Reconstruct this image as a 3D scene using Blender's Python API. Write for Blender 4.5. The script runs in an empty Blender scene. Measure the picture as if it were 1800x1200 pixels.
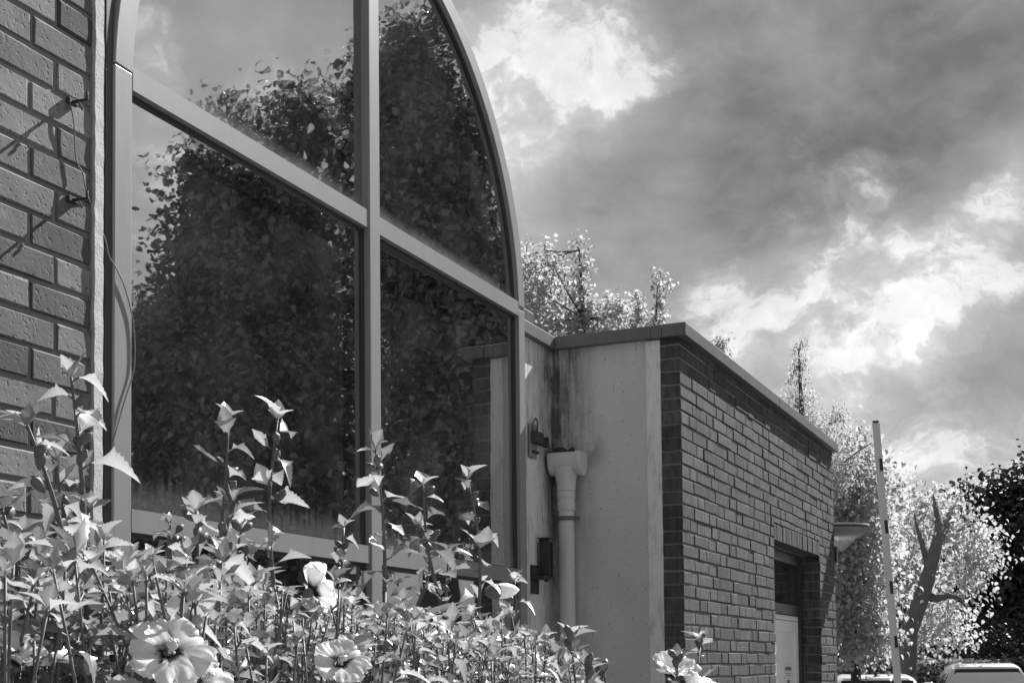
import bpy, math, random
import numpy as np
from mathutils import Vector, Matrix

scene = bpy.context.scene
COL = scene.collection
rng = np.random.default_rng(7)
random.seed(7)

# ------------------------------------------------------------------ camera
YAW, PITCH, ROLL, FPX, PY = math.radians(23.5556), math.radians(2.687), math.radians(.597), 2399.7, 1058.5
EYE = np.array([0., 0., 1.5])
_F = np.array([math.cos(YAW)*math.cos(PITCH), math.sin(YAW)*math.cos(PITCH), math.sin(PITCH)])
_R = np.array([math.sin(YAW), -math.cos(YAW), 0.])
_U = np.cross(_R, _F)
_R, _U = _R*math.cos(ROLL)-_U*math.sin(ROLL), _U*math.cos(ROLL)+_R*math.sin(ROLL)

def ray(px, py):
    d = _F + _R*(px-900)/FPX - _U*(py-PY)/FPX
    return d
def at(px, py, depth):            # a pixel of the photograph at a distance, as a place in the world
    return EYE + ray(px, py)*depth
def on_y(px, py, Y):
    d = ray(px, py); return EYE + d*(Y/d[1])

cam = bpy.data.cameras.new('camera')
cam.sensor_width = 36; cam.lens = FPX/1800*36; cam.shift_y = (PY-600)/1800
cam.clip_start = .05; cam.clip_end = 3000
co = bpy.data.objects.new('camera', cam); COL.objects.link(co)
M = Matrix.Identity(4)
for i in range(3):
    M[i][0], M[i][1], M[i][2], M[i][3] = _R[i], _U[i], -_F[i], EYE[i]
co.matrix_world = M
scene.camera = co

# ------------------------------------------------------------------ light, exposure
SUN = np.array([.157, -.036, .140]); SUN /= np.linalg.norm(SUN)
EXPO = 1.0
scene.view_settings.view_transform = 'Standard'; scene.view_settings.look = 'None'
scene.view_settings.exposure = EXPO; scene.view_settings.gamma = 1
sl = bpy.data.lights.new('sun', 'SUN'); sl.energy = 4.6; sl.angle = math.radians(.5); sl.color = (1, 1, 1)
so = bpy.data.objects.new('sun', sl); COL.objects.link(so)
so.rotation_euler = Vector(SUN).to_track_quat('Z', 'Y').to_euler()
so.location = (30, -8, 30)

# ------------------------------------------------------------------ node helpers
class NT:
    def __init__(s, tree):
        s.t = tree; s.n = tree.nodes; s.l = tree.links
    def new(s, typ, **kw):
        n = s.n.new(typ)
        for k, v in kw.items(): setattr(n, k, v)
        return n
    def put(s, sock, v):
        if hasattr(v, 'is_linked') or isinstance(v, bpy.types.NodeSocket): s.l.new(v, sock)
        elif isinstance(v, (tuple, list, np.ndarray)):
            v = list(map(float, v)); sock.default_value = v+[1.] if sock.type == 'RGBA' and len(v) == 3 else v
        elif sock.type == 'RGBA': sock.default_value = (v, v, v, 1)
        else: sock.default_value = v
    def m(s, op, a, b=0., c=0., clamp=False):
        n = s.new('ShaderNodeMath', operation=op, use_clamp=clamp)
        for i, v in enumerate((a, b, c)): s.put(n.inputs[i], v)
        return n.outputs[0]
    def vm(s, op, a, b=(0, 0, 0), sc=None):
        n = s.new('ShaderNodeVectorMath', operation=op)
        s.put(n.inputs[0], a); s.put(n.inputs[1], b)
        if sc is not None: s.put(n.inputs[3], sc)
        return n.outputs['Value'] if op == 'DOT_PRODUCT' else n.outputs[0]
    def noise(s, vec, scale, detail=4, rough=.55, dist=0., color=False):
        n = s.new('ShaderNodeTexNoise')
        s.put(n.inputs['Vector'], vec); s.put(n.inputs['Scale'], scale)
        n.inputs['Detail'].default_value = detail; n.inputs['Roughness'].default_value = rough
        n.inputs['Distortion'].default_value = dist
        return n.outputs['Color'] if color else n.outputs[0]
    def mr(s, v, a, b, c=0., d=1., smooth=False):
        n = s.new('ShaderNodeMapRange', clamp=True)
        if smooth: n.interpolation_type = 'SMOOTHSTEP'
        for i, x in enumerate((v, a, b, c, d)): s.put(n.inputs[i], x)
        return n.outputs[0]
    def mixc(s, f, a, b):
        n = s.new('ShaderNodeMix', data_type='RGBA')
        s.put(n.inputs[0], f); s.put(n.inputs[6], a); s.put(n.inputs[7], b)
        return n.outputs[2]
    def mixf(s, f, a, b):
        n = s.new('ShaderNodeMix', data_type='FLOAT')
        s.put(n.inputs[0], f); s.put(n.inputs[2], a); s.put(n.inputs[3], b)
        return n.outputs[0]
    def scalev(s, vec, v): return s.vm('MULTIPLY', vec, v)
    def obj(s): return s.new('ShaderNodeTexCoord').outputs['Object']
    def geo(s): return s.new('ShaderNodeNewGeometry').outputs['Position']
    def attr(s, name): return s.new('ShaderNodeAttribute', attribute_name=name).outputs['Fac']
    def bump(s, h, strength=.3, dist=.01):
        n = s.new('ShaderNodeBump'); s.put(n.inputs['Height'], h)
        n.inputs['Strength'].default_value = strength; n.inputs['Distance'].default_value = dist
        return n.outputs[0]

def material(name):
    m = bpy.data.materials.new(name); m.use_nodes = True
    t = NT(m.node_tree); p = t.n['Principled BSDF']
    return m, t, p

# ------------------------------------------------------------------ sky
world = bpy.data.worlds.new('World'); scene.world = world; world.use_nodes = True
def make_sky():
    t = NT(world.node_tree); bg = t.n['Background']
    K = 1/(.1*2**EXPO)                                    # display-linear level -> background colour at strength 0.1
    d = t.vm('NORMALIZE', t.new('ShaderNodeTexCoord').outputs['Generated'])
    n1 = t.vm('SUBTRACT', t.noise(d, 4.5, 5, .6, color=True), (.5, .5, .5))
    n2 = t.vm('SUBTRACT', t.noise(d, 19., 5, .6, color=True), (.5, .5, .5))
    dw = t.vm('ADD', d, t.vm('ADD', t.scalev(n1, (.11, .11, .09)), t.scalev(n2, (.028, .028, .028))))
    dw = t.vm('NORMALIZE', dw)
    def gauss(vec, dirv, sig, amp):
        dirv = dirv/np.linalg.norm(dirv)
        e = t.m('MULTIPLY', t.m('SUBTRACT', t.vm('DOT_PRODUCT', vec, dirv), 1.), 1/sig**2)
        return t.m('MULTIPLY', t.m('EXPONENT', e), amp)
    def total(lst, vec):
        acc = None
        for px, py, s, a in lst:
            r = ray(px, py)
            if s < 0: s = -s; r = r*np.array([1, -1, 1])   # a patch of sky behind the photographer's back
            g = gauss(vec, r, s/FPX, a)
            acc = g if acc is None else t.m('ADD', acc, g)
        return acc
    bright = [(1010, 50, 80, .8), (905, 55, 85, .8), (830, 150, 60, .5), (1095, 95, 50, .75), (905, 205, 45, .75), (965, 165, 60, .5), (850, 260, 50, .4),
              (935, 450, 60, .5), (1262, 552, 50, .95), (1190, 575, 38, .4), (1445, 672, 44, .8), (1500, 600, 45, .5), (1320, 620, 60, .35),
              (1640, 492, 70, .9), (1745, 500, 55, .8), (1560, 560, 55, .6), (1600, 640, 40, .4), (1772, 330, 40, .85), (1560, 320, 50, .42), (1500, 380, 50, .42),
              (1400, 395, 50, .42), (1270, 440, 50, .3), (1340, 480, 60, .25), (1410, 545, 50, .5), (1590, 840, 55, .85), (1690, 830, 50, .8), (1790, 835, 55, .8), (1680, 420, 60, .3), (1450, 470, 60, .3), (1385, 270, 30, .3),
              (1540, 950, 130, .8), (1700, 960, 130, .7), (1300, 1050, 200, .5),
              (262, 80, -50, 1.2), (515, 110, -36, .95), (262, 335, -90, 1.6), (780, -80, -60, .3)]
    dark = [(1640, 60, 230, .10), (1290, 240, 130, .035), (1420, 330, 70, .03), (1060, 350, 80, .03), (1580, 170, 120, .03), (1480, 470, 190, -.055), (1250, 560, 110, -.06), (960, 110, 150, -.07), (1650, 500, 130, -.07), (1000, 470, 110, -.03), (1600, 870, 130, -.05), (1250, 90, 60, -.02), (1190, 330, 150, .035), (1700, 740, 75, .05), (1700, 590, 45, .05), (1600, 270, 110, .03), (440, 80, -420, -.26), (560, 40, -90, .05)]
    S = t.m('MINIMUM', total(bright, dw), 1.05)
    st = t.scalev(dw, (1, 1, 1.5))
    nf = t.noise(st, 18., 11, .64)
    bil = t.m('ABSOLUTE', t.m('SUBTRACT', t.m('MULTIPLY', t.noise(t.scalev(dw, (1, 1, 1.5)), 22., 8, .55), 2.), 1.))     # billows
    big = t.noise(t.scalev(d, (1, 1, 1.6)), 7., 4, .5)
    E = t.m('ADD', t.m('MULTIPLY', S, .54), t.m('MULTIPLY', t.m('SUBTRACT', nf, .5), 2.0))
    E = t.m('ADD', E, t.m('MULTIPLY', t.m('SUBTRACT', big, .5), .6))
    br = t.mr(E, .08, .66, smooth=True)
    hi = t.mr(E, .46, .72, smooth=True)
    soft = t.noise(t.scalev(d, (1, 1, 1.7)), 6.5, 4, .5)
    mid = t.noise(t.scalev(dw, (1, 1, 1.7)), 24., 9, .58)
    base = t.m('ADD', .262, t.m('MULTIPLY', t.m('SUBTRACT', soft, .5), .50))
    base = t.m('ADD', base, t.m('MULTIPLY', t.m('SUBTRACT', mid, .5), .24))
    base = t.m('SUBTRACT', base, total(dark, d))
    v = t.m('ADD', base, t.m('MULTIPLY', S, .08))
    gate = t.mr(S, .03, .40, .10, 1.)
    v = t.m('ADD', v, t.m('MULTIPLY', t.m('MULTIPLY', br, gate), t.m('ADD', .11, t.m('MULTIPLY', bil, .38))))
    v = t.m('ADD', v, t.m('MULTIPLY', t.m('MULTIPLY', hi, gate), .25))
    v = t.m('MAXIMUM', v, .1)
    sky = t.new('ShaderNodeTexSky', sky_type='NISHITA')
    sky.sun_disc = False; sky.sun_elevation = math.asin(SUN[2]); sky.sun_rotation = math.atan2(SUN[0], SUN[1])
    bw = t.new('ShaderNodeRGBToBW'); t.l.new(sky.outputs[0], bw.inputs[0])
    thin = t.m('MULTIPLY', bw.outputs[0], .06)             # a little open sky behind the cloud
    v = t.m('ADD', t.m('MULTIPLY', v, K), thin)
    t.l.new(t.mixc(0., v, v), bg.inputs['Color'])
    bg.inputs['Strength'].default_value = .1
make_sky()

# ------------------------------------------------------------------ object helpers
OFF = {}
def tag(o, label=None, cat=None, group=None, kind=None):
    if label: o['label'] = label
    if cat: o['category'] = cat
    if group: o['group'] = group
    if kind: o['kind'] = kind
    return o
def thing(name, label, cat, loc=(0, 0, 0), group=None):
    o = bpy.data.objects.new(name, None); COL.objects.link(o); o.empty_display_size = .2
    o.location = loc; OFF[o.name] = np.array(loc, float)
    return tag(o, label, cat, group)
def link(me, name, mats, parent=None, loc=None):
    o = bpy.data.objects.new(name, me); COL.objects.link(o)
    for m in (mats if isinstance(mats, (list, tuple)) else [mats]): me.materials.append(m)
    if parent is not None:
        o.parent = parent; OFF[o.name] = OFF[parent.name]
    else:
        o.location = loc; OFF[o.name] = np.array(loc, float)
    return o

class MB:
    """collects shapes given in world metres; build() links them as one mesh object"""
    def __init__(s): s.v = []; s.f = []; s.t = []; s.m = []; s.tone = 0.5; s.mi = 0
    def add(s, vs, fs):
        b = len(s.v); s.v += [tuple(map(float, p)) for p in vs]
        for f in fs: s.f.append([b+i for i in f]); s.t.append(s.tone); s.m.append(s.mi)
        return s
    def box(s, x0, x1, y0, y1, z0, z1):
        vs = [(x, y, z) for z in (z0, z1) for y in (y0, y1) for x in (x0, x1)]
        return s.add(vs, [(0, 2, 3, 1), (4, 5, 7, 6), (0, 1, 5, 4), (2, 6, 7, 3), (0, 4, 6, 2), (1, 3, 7, 5)])
    def prism(s, poly, z0, z1):                     # poly: (x, y) ccw
        n = len(poly)
        vs = [(x, y, z0) for x, y in poly]+[(x, y, z1) for x, y in poly]
        return s.add(vs, [tuple(range(n))[::-1], tuple(range(n, 2*n))]+[(i, (i+1) % n, n+(i+1) % n, n+i) for i in range(n)])
    def chbox(s, x0, x1, y0, y1, z0, z1, c, wear=0.):   # box with its -Y face chamfered, arrises worn
        vs = []
        R_ = lambda: random.uniform(-wear, wear)
        for y, i in ((y1, 0), (y0+c, 0), (y0, c)):
            vs += [(x0+i+R_(), y+abs(R_())*.4, z0+i+R_()), (x1-i+R_(), y+abs(R_())*.4, z0+i+R_()), (x1-i+R_(), y+abs(R_())*.4, z1-i+R_()), (x0+i+R_(), y+abs(R_())*.4, z1-i+R_())]
        fs = [(0, 3, 2, 1)[::-1], (8, 9, 10, 11)]
        fs = [(0, 3, 2, 1), (8, 9, 10, 11)]
        for k in (0, 4):
            for i in range(4):
                j = (i+1) % 4
                fs.append((k+i, k+j, k+4+j, k+4+i))
        return s.add(vs, fs)
    def tube(s, pts, rad, n=8, cap=True):
        pts = [np.array(p, float) for p in pts]
        if not hasattr(rad, '__len__'): rad = [rad]*len(pts)
        T0 = pts[1]-pts[0]; T0 = T0/np.linalg.norm(T0)
        a = np.array([1., 0, 0]) if abs(T0[0]) < .8 else np.array([0, 1., 0])
        A = np.cross(T0, a); A /= np.linalg.norm(A)
        vs = []
        for i, p in enumerate(pts):
            T = pts[min(i+1, len(pts)-1)]-pts[max(i-1, 0)]; T = T/np.linalg.norm(T)
            A = A-T*(A@T); A /= np.linalg.norm(A); B = np.cross(T, A)
            for k in range(n):
                w = 2*math.pi*k/n
                vs.append(p+rad[i]*(A*math.cos(w)+B*math.sin(w)))
        fs = []
        for i in range(len(pts)-1):
            for k in range(n):
                fs.append((i*n+k, i*n+(k+1) % n, (i+1)*n+(k+1) % n, (i+1)*n+k))
        if cap:
            fs.append(tuple(range(n))[::-1]); fs.append(tuple(range((len(pts)-1)*n, len(pts)*n)))
        return s.add(vs, fs)
    def lathe(s, c, prof, n=24, closed=True):       # prof: (r, z) bottom to top round vertical axis at c
        vs = []
        for r, z in prof:
            for k in range(n):
                w = 2*math.pi*k/n; vs.append((c[0]+r*math.cos(w), c[1]+r*math.sin(w), c[2]+z))
        fs = []
        for i in range(len(prof)-1):
            for k in range(n):
                fs.append((i*n+k, i*n+(k+1) % n, (i+1)*n+(k+1) % n, (i+1)*n+k))
        if closed:
            fs.append(tuple(range(n))[::-1]); fs.append(tuple(range((len(prof)-1)*n, len(prof)*n)))
        return s.add(vs, fs)
    def build(s, name, mats, parent=None, loc=None, smooth=False, bevel=0):
        off = OFF[parent.name] if parent is not None else np.array(loc, float)
        me = bpy.data.meshes.new(name)
        me.from_pydata((np.array(s.v)-off).tolist(), [], s.f)
        a = me.attributes.new('tone', 'FLOAT', 'FACE'); a.data.foreach_set('value', np.array(s.t, dtype=np.float32))
        me.polygons.foreach_set('material_index', s.m)
        if smooth: me.polygons.foreach_set('use_smooth', [True]*len(s.f))
        me.update()
        o = link(me, name, mats, parent, loc)
        if bevel:
            b = o.modifiers.new('bevel', 'BEVEL'); b.width = bevel; b.segments = 2; b.limit_method = 'ANGLE'; b.harden_normals = False
        return o

def smooth_by_angle(o, ang=40):
    me = o.data
    me.polygons.foreach_set('use_smooth', [True]*len(me.polygons))
    try: me.set_sharp_from_angle(angle=math.radians(ang))
    except Exception: pass
    return o

# ------------------------------------------------------------------ materials (a black and white place: every colour is a grey)
def m_brick(name, lo, hi, drag):
    m, t, p = material(name); o = t.obj(); tone = t.attr('tone')
    if drag:
        sv = t.scalev(o, (1, 1, .10)); g = t.mr(t.noise(sv, 80, 5, .75), .32, .68); g2 = t.noise(t.scalev(o, (1, 1, .22)), 34, 4, .6)
    else:
        g = t.noise(o, 60, 6, .65); g2 = t.noise(o, 14, 4, .6)
    pit = t.mr(t.noise(o, 130 if drag else 95, 2, .5), .28, .40)
    c = t.m('ADD', lo, t.m('MULTIPLY', tone, hi-lo))
    c = t.m('MULTIPLY', c, t.m('ADD', .55, t.m('MULTIPLY', g2, .9)))
    c = t.m('MULTIPLY', c, t.m('ADD', .5 if drag else .78, t.m('MULTIPLY', g, 1.0 if drag else .42)))
    c = t.m('MULTIPLY', c, t.m('ADD', .55, t.m('MULTIPLY', pit, .45)))
    if not drag:
        c = t.m('MULTIPLY', c, t.m('ADD', .72, t.m('MULTIPLY', t.noise(o, 4.5, 5, .65), .56)))
    eff = t.mr(t.noise(o, 5, 5, .7), .58, .75)                       # pale salt bloom and mortar smears
    c = t.m('ADD', c, t.m('MULTIPLY', eff, .05))
    t.put(p.inputs['Base Color'], t.mixc(0, c, c)); p.inputs['Roughness'].default_value = .85
    h = t.m('ADD', t.m('MULTIPLY', g, 1. if drag else .5), t.m('MULTIPLY', pit, .6))
    t.l.new(t.bump(h, .75 if drag else .6, .006 if drag else .0035), p.inputs['Normal'])
    return m
def m_plain(name, base, rough=.6, var=.12, scale=8, bump=.15, bscale=60, metal=0., dirt=0., spec=.5):
    m, t, p = material(name); o = t.obj()
    n = t.noise(o, scale, 6, .6)
    c = t.m('MULTIPLY', base, t.m('ADD', 1-var, t.m('MULTIPLY', n, 2*var)))
    if dirt:
        dn = t.mr(t.noise(t.scalev(o, (1, 1, .18)), scale*2.3, 6, .7), .5, .72)
        c = t.m('MULTIPLY', c, t.m('SUBTRACT', 1, t.m('MULTIPLY', dn, dirt)))
    t.put(p.inputs['Base Color'], t.mixc(0, c, c))
    p.inputs['Roughness'].default_value = rough; p.inputs['Metallic'].default_value = metal
    p.inputs['Specular IOR Level'].default_value = spec
    if bump: t.l.new(t.bump(t.noise(o, bscale, 4, .6), bump, .004), p.inputs['Normal'])
    return m
def m_leaf(name, lo, hi, trans=.35, rough=.42, spec=.5):
    m, t, p = material(name); tone = t.attr('tone')
    c = t.m('ADD', lo, t.m('MULTIPLY', tone, hi-lo))
    c = t.m('MULTIPLY', c, t.m('ADD', .8, t.m('MULTIPLY', t.noise(t.obj(), 40, 3), .4)))
    vein = t.attr('vein')
    c = t.m('MULTIPLY', c, t.m('ADD', 1., t.m('MULTIPLY', vein, .35)))
    col = t.mixc(0, c, c)
    t.put(p.inputs['Base Color'], col); p.inputs['Roughness'].default_value = rough
    p.inputs['Specular IOR Level'].default_value = spec
    tr = t.new('ShaderNodeBsdfTranslucent'); t.l.new(col, tr.inputs['Color'])
    mx = t.new('ShaderNodeMixShader'); mx.inputs[0].default_value = trans
    t.l.new(p.outputs[0], mx.inputs[1]); t.l.new(tr.outputs[0], mx.inputs[2])
    t.l.new(mx.outputs[0], t.n['Material Output'].inputs['Surface'])
    return m
def m_glass(name, mist):
    m, t, p = material(name); o = t.geo()
    t.n.remove(p)
    gl = t.new('ShaderNodeBsdfGlossy'); gl.inputs['Roughness'].default_value = .012; gl.inputs['Color'].default_value = (.9, .9, .9, 1)
    tr = t.new('ShaderNodeBsdfTransparent'); tr.inputs['Color'].default_value = (.4, .4, .4, 1)
    wav = t.noise(t.scalev(o, (1.2, 1.2, 1.6)), 1.6, 2, .5)
    bn = t.new('ShaderNodeBump'); bn.inputs['Strength'].default_value = .35; bn.inputs['Distance'].default_value = .004
    t.l.new(wav, bn.inputs['Height']); t.l.new(bn.outputs[0], gl.inputs['Normal'])
    mx = t.new('ShaderNodeMixShader'); mx.inputs[0].default_value = .58
    t.l.new(tr.outputs[0], mx.inputs[1]); t.l.new(gl.outputs[0], mx.inputs[2])
    df = t.new('ShaderNodeBsdfDiffuse'); df.inputs['Color'].default_value = (.42, .42, .42, 1)
    dust = t.m('ADD', .025, t.m('MULTIPLY', t.mr(t.noise(o, 3.5, 6, .65), .42, .8), .09))
    if mist:                                               # condensation with runs along the foot of the pane
        z = t.new('ShaderNodeSeparateXYZ'); t.l.new(o, z.inputs[0])
        runs = t.noise(t.scalev(o, (1, 1, .03)), 70, 3, .6)
        lev = t.m('ADD', 1.97, t.m('MULTIPLY', t.m('SUBTRACT', runs, .5), .13))
        lev = t.m('ADD', lev, t.m('MULTIPLY', t.m('SUBTRACT', t.noise(o, 2.2, 2), .5), .10))
        k = t.mr(t.m('SUBTRACT', lev, z.outputs[2]), -.035, .06, smooth=True)
        dust = t.m('MAXIMUM', dust, t.m('MULTIPLY', k, .20))
    else:                                                  # dust lying along the foot of the upper panes
        z = t.new('ShaderNodeSeparateXYZ'); t.l.new(o, z.inputs[0])
        k = t.m('MULTIPLY', t.mr(z.outputs[2], 3.0, 3.075, 1., 0., smooth=True), t.mr(z.outputs[2], 2.9, 2.99))
        k = t.m('MULTIPLY', k, t.mr(t.noise(t.scalev(o, (1, 1, .5)), 9, 4), .3, .6, .55, 1.))
        dust = t.m('MAXIMUM', dust, t.m('MULTIPLY', k, .42))
    m2 = t.new('ShaderNodeMixShader'); t.put(m2.inputs[0], dust)
    t.l.new(mx.outputs[0], m2.inputs[1]); t.l.new(df.outputs[0], m2.inputs[2])
    t.l.new(m2.outputs[0], t.n['Material Output'].inputs['Surface'])
    return m

def m_render_wall():                                            # cement render, moss-stained in the inner corner
    m, t, p = material('stained_render'); o = t.vm('ADD', t.obj(), (6.4, 1.6, 0.))
    s = t.new('ShaderNodeSeparateXYZ'); t.l.new(o, s.inputs[0])
    X, Y, Z = s.outputs
    n = t.noise(o, 3., 6, .6); fine = t.noise(o, 40, 5, .6)
    c = t.m('MULTIPLY', .64, t.m('ADD', .84, t.m('MULTIPLY', n, .32)))
    streak = t.noise(t.scalev(o, (1, 1, .12)), 22, 6, .7)
    blot = t.noise(o, 9, 6, .7)
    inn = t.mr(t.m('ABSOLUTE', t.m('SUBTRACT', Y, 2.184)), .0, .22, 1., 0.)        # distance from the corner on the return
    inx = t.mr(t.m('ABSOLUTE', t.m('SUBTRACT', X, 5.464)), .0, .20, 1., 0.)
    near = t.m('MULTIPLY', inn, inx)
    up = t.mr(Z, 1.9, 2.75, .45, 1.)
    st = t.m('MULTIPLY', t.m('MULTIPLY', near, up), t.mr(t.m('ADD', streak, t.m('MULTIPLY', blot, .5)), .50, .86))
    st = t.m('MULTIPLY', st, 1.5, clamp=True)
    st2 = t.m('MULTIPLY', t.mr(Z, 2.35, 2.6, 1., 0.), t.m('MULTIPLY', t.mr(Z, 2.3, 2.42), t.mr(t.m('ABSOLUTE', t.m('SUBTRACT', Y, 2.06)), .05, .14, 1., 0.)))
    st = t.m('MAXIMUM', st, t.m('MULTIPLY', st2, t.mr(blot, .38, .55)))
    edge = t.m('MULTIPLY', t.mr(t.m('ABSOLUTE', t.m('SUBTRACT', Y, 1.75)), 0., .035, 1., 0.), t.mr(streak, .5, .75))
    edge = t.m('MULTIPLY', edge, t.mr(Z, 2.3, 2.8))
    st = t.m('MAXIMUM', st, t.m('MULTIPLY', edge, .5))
    crack = t.mr(t.m('ABSOLUTE', t.m('SUBTRACT', t.noise(t.scalev(o, (1, 1, .3)), 6, 5, .7), .5)), 0., .006, .0, 0.)
    pock = t.mr(t.noise(o, 75, 2, .5), .26, .34, .45, 1.)
    front = t.mr(Y, 2.13, 2.17)
    fl = t.m('MULTIPLY', t.mr(t.noise(t.scalev(o, (1.6, 1, .4)), 17, 6, .75), .5, .66), front)     # flaked paint on the stub
    c = t.m('MULTIPLY', c, t.m('ADD', 1., t.m('MULTIPLY', front, .32)))
    c = t.m('MULTIPLY', c, t.m('SUBTRACT', 1., t.m('MULTIPLY', fl, .45)))
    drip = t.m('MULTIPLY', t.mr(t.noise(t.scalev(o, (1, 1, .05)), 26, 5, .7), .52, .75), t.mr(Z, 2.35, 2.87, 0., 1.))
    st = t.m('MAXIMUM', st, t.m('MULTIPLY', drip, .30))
    patch = t.mr(t.noise(o, 1.7, 3, .5), .5, .56, 0., .07)
    c = t.m('MULTIPLY', c, t.m('SUBTRACT', 1., patch))
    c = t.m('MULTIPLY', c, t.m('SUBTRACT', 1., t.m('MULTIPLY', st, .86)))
    c = t.m('MULTIPLY', c, pock); c = t.m('ADD', c, crack)
    t.put(p.inputs['Base Color'], t.mixc(0, c, c)); p.inputs['Roughness'].default_value = .9
    t.l.new(t.bump(t.m('ADD', fine, n), .25, .006), p.inputs['Normal'])
    return m

BRICK_L = m_brick('smooth_brick', .07, .25, False)
BRICK_W = m_brick('drag_faced_brick', .07, .12, True)
MORTAR = m_plain('mortar', .26, .95, .25, 20, .5, 90)
MORTAR_L = m_plain('dark_mortar', .21, .95, .3, 25, .6, 90)
FRAME = m_plain('grey_painted_metal', .29, .42, .05, 5, .03, 40, dirt=.12)
DARKM = m_plain('dark_metal', .045, .4, .15, 6, .04, 50)
PANELM = m_plain('charcoal_panel', .09, .45, .15, 4, .03, 50)
COPING = m_plain('dull_lead_capping', .15, .5, .18, 9, .12, 40, dirt=.25)
RENDER = m_render_wall()
STRIP = m_plain('rough_cement_fillet', .35, .9, .25, 40, .8, 120, dirt=.15)
PAINT = m_plain('flaking_white_paint', .82, .7, .1, 20, .3, 60, dirt=.45)
PIPE = m_plain('grey_plastic', .68, .38, .07, 7, .03, 40, dirt=.12)
RUST = m_plain('rusty_iron', .055, .8, .5, 40, .6, 120)
WIRE = m_plain('old_cable', .16, .6, .2, 30, 0)
WHITE = m_plain('white_paint', .72, .35, .06, 6, .02, 40, dirt=.08)
ROOF = m_plain('roof_felt', .12, .9, .2, 5, .3, 60)
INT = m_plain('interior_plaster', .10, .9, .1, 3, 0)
GLASS_M = m_glass('reflective_glass_misted', True)
GLASS = m_glass('reflective_glass', False)
ASPHALT = m_plain('asphalt', .055, .9, .25, 3, .5, 200)
GRASSM = m_plain('worn_turf', .10, .95, .4, 1.2, .6, 60)
PAVE = m_plain('concrete_paving', .28, .9, .2, 2, .3, 80)
SOIL = m_plain('soil', .06, .95, .4, 12, .8, 60)
BARK_GREY = m_plain('grey_bark', .17, .9, .35, 9, .8, 25)
BARK = m_plain('bark', .07, .9, .35, 14, .7, 40)
STEM = m_plain('green_stem', .115, .55, .25, 30, .1, 80)
LEAF = m_leaf('hibiscus_leaf', .14, .62, .32, .30, .7)
LEAF_PALE = m_leaf('pale_foliage', .33, .54, .58, .65, .06)
LEAF_MID = m_leaf('mid_foliage', .10, .24, .4, .55, .15)
LEAF_DARK = m_leaf('dark_foliage', .028, .07, .22, .5, .3)
LEAF_REF = m_leaf('lime_foliage', .09, .36, .45, .5, .25)

# ------------------------------------------------------------------ leaves
def template(stations, fold, curl, fwd=.0, twist=0.):
    """stations: (t, half width). returns verts (n,3) as (across, along, up), quads, vein mask"""
    V, vein = [], []
    for t_, w in stations:
        for sgn in (-1, 0, 1):
            x = sgn*w; y = t_+(fwd*w if sgn else 0)
            z = fold*abs(x) - curl*t_*t_ + twist*x*t_
            V.append((x, y, z)); vein.append(1. if sgn == 0 else 0.)
    Fq = []
    for i in range(len(stations)-1):
        a = i*3
        Fq += [(a, a+1, a+4, a+3), (a+1, a+2, a+5, a+4)]
    return np.array(V), np.array(Fq), np.array(vein)
HIB = [(0, .012), (.08, .045), (.17, .10), (.26, .17), (.34, .235), (.39, .30), (.43, .335), (.465, .26), (.50, .225), (.55, .25), (.585, .20), (.63, .225), (.67, .165), (.72, .185), (.765, .125), (.82, .135), (.86, .08), (.92, .07), (1., .006)]
HIBW = [(0, .012), (.06, .10), (.13, .20), (.20, .30), (.25, .29), (.31, .40), (.36, .42), (.40, .31), (.46, .275), (.52, .295), (.56, .23), (.62, .25), (.66, .185), (.72, .195), (.77, .13), (.83, .13), (.88, .075), (.94, .05), (1., .005)]
def wavy(tp, amp, k, ph):
    V, Fq, ve = tp; V = V.copy()
    V[:, 2] += amp*np.sin(V[:, 1]*k+ph+np.sign(V[:, 0])*1.3)*np.abs(V[:, 0])*3
    return V, Fq, ve
HIBS = [wavy(template(HIB, .50, .30, .30), .03, 11, 0), wavy(template(HIB, .80, .60, .30, .4), .04, 9, 1), wavy(template(HIB, .2, .15, .28, -.5), .04, 13, 2), wavy(template(HIBW, .45, .7, .3, .25), .045, 10, 3), wavy(template(HIBW, .3, -.15, .25, -.3), .04, 12, 1.5), wavy(template(HIB, .6, 1.0, .3, .1), .03, 8, 4)]
LIME = [(0, .05), (.12, .36), (.38, .46), (.7, .28), (1., .01)]
LIMES = [template(LIME, .3, .2), template(LIME, .6, .4), template(LIME, .1, .1, 0, .4)]
SLIM = [(0, .02), (.35, .20), (.7, .15), (1., .0)]
SLIMS = [template(SLIM, .4, .3), template(SLIM, .2, .6, 0, .5)]

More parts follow.
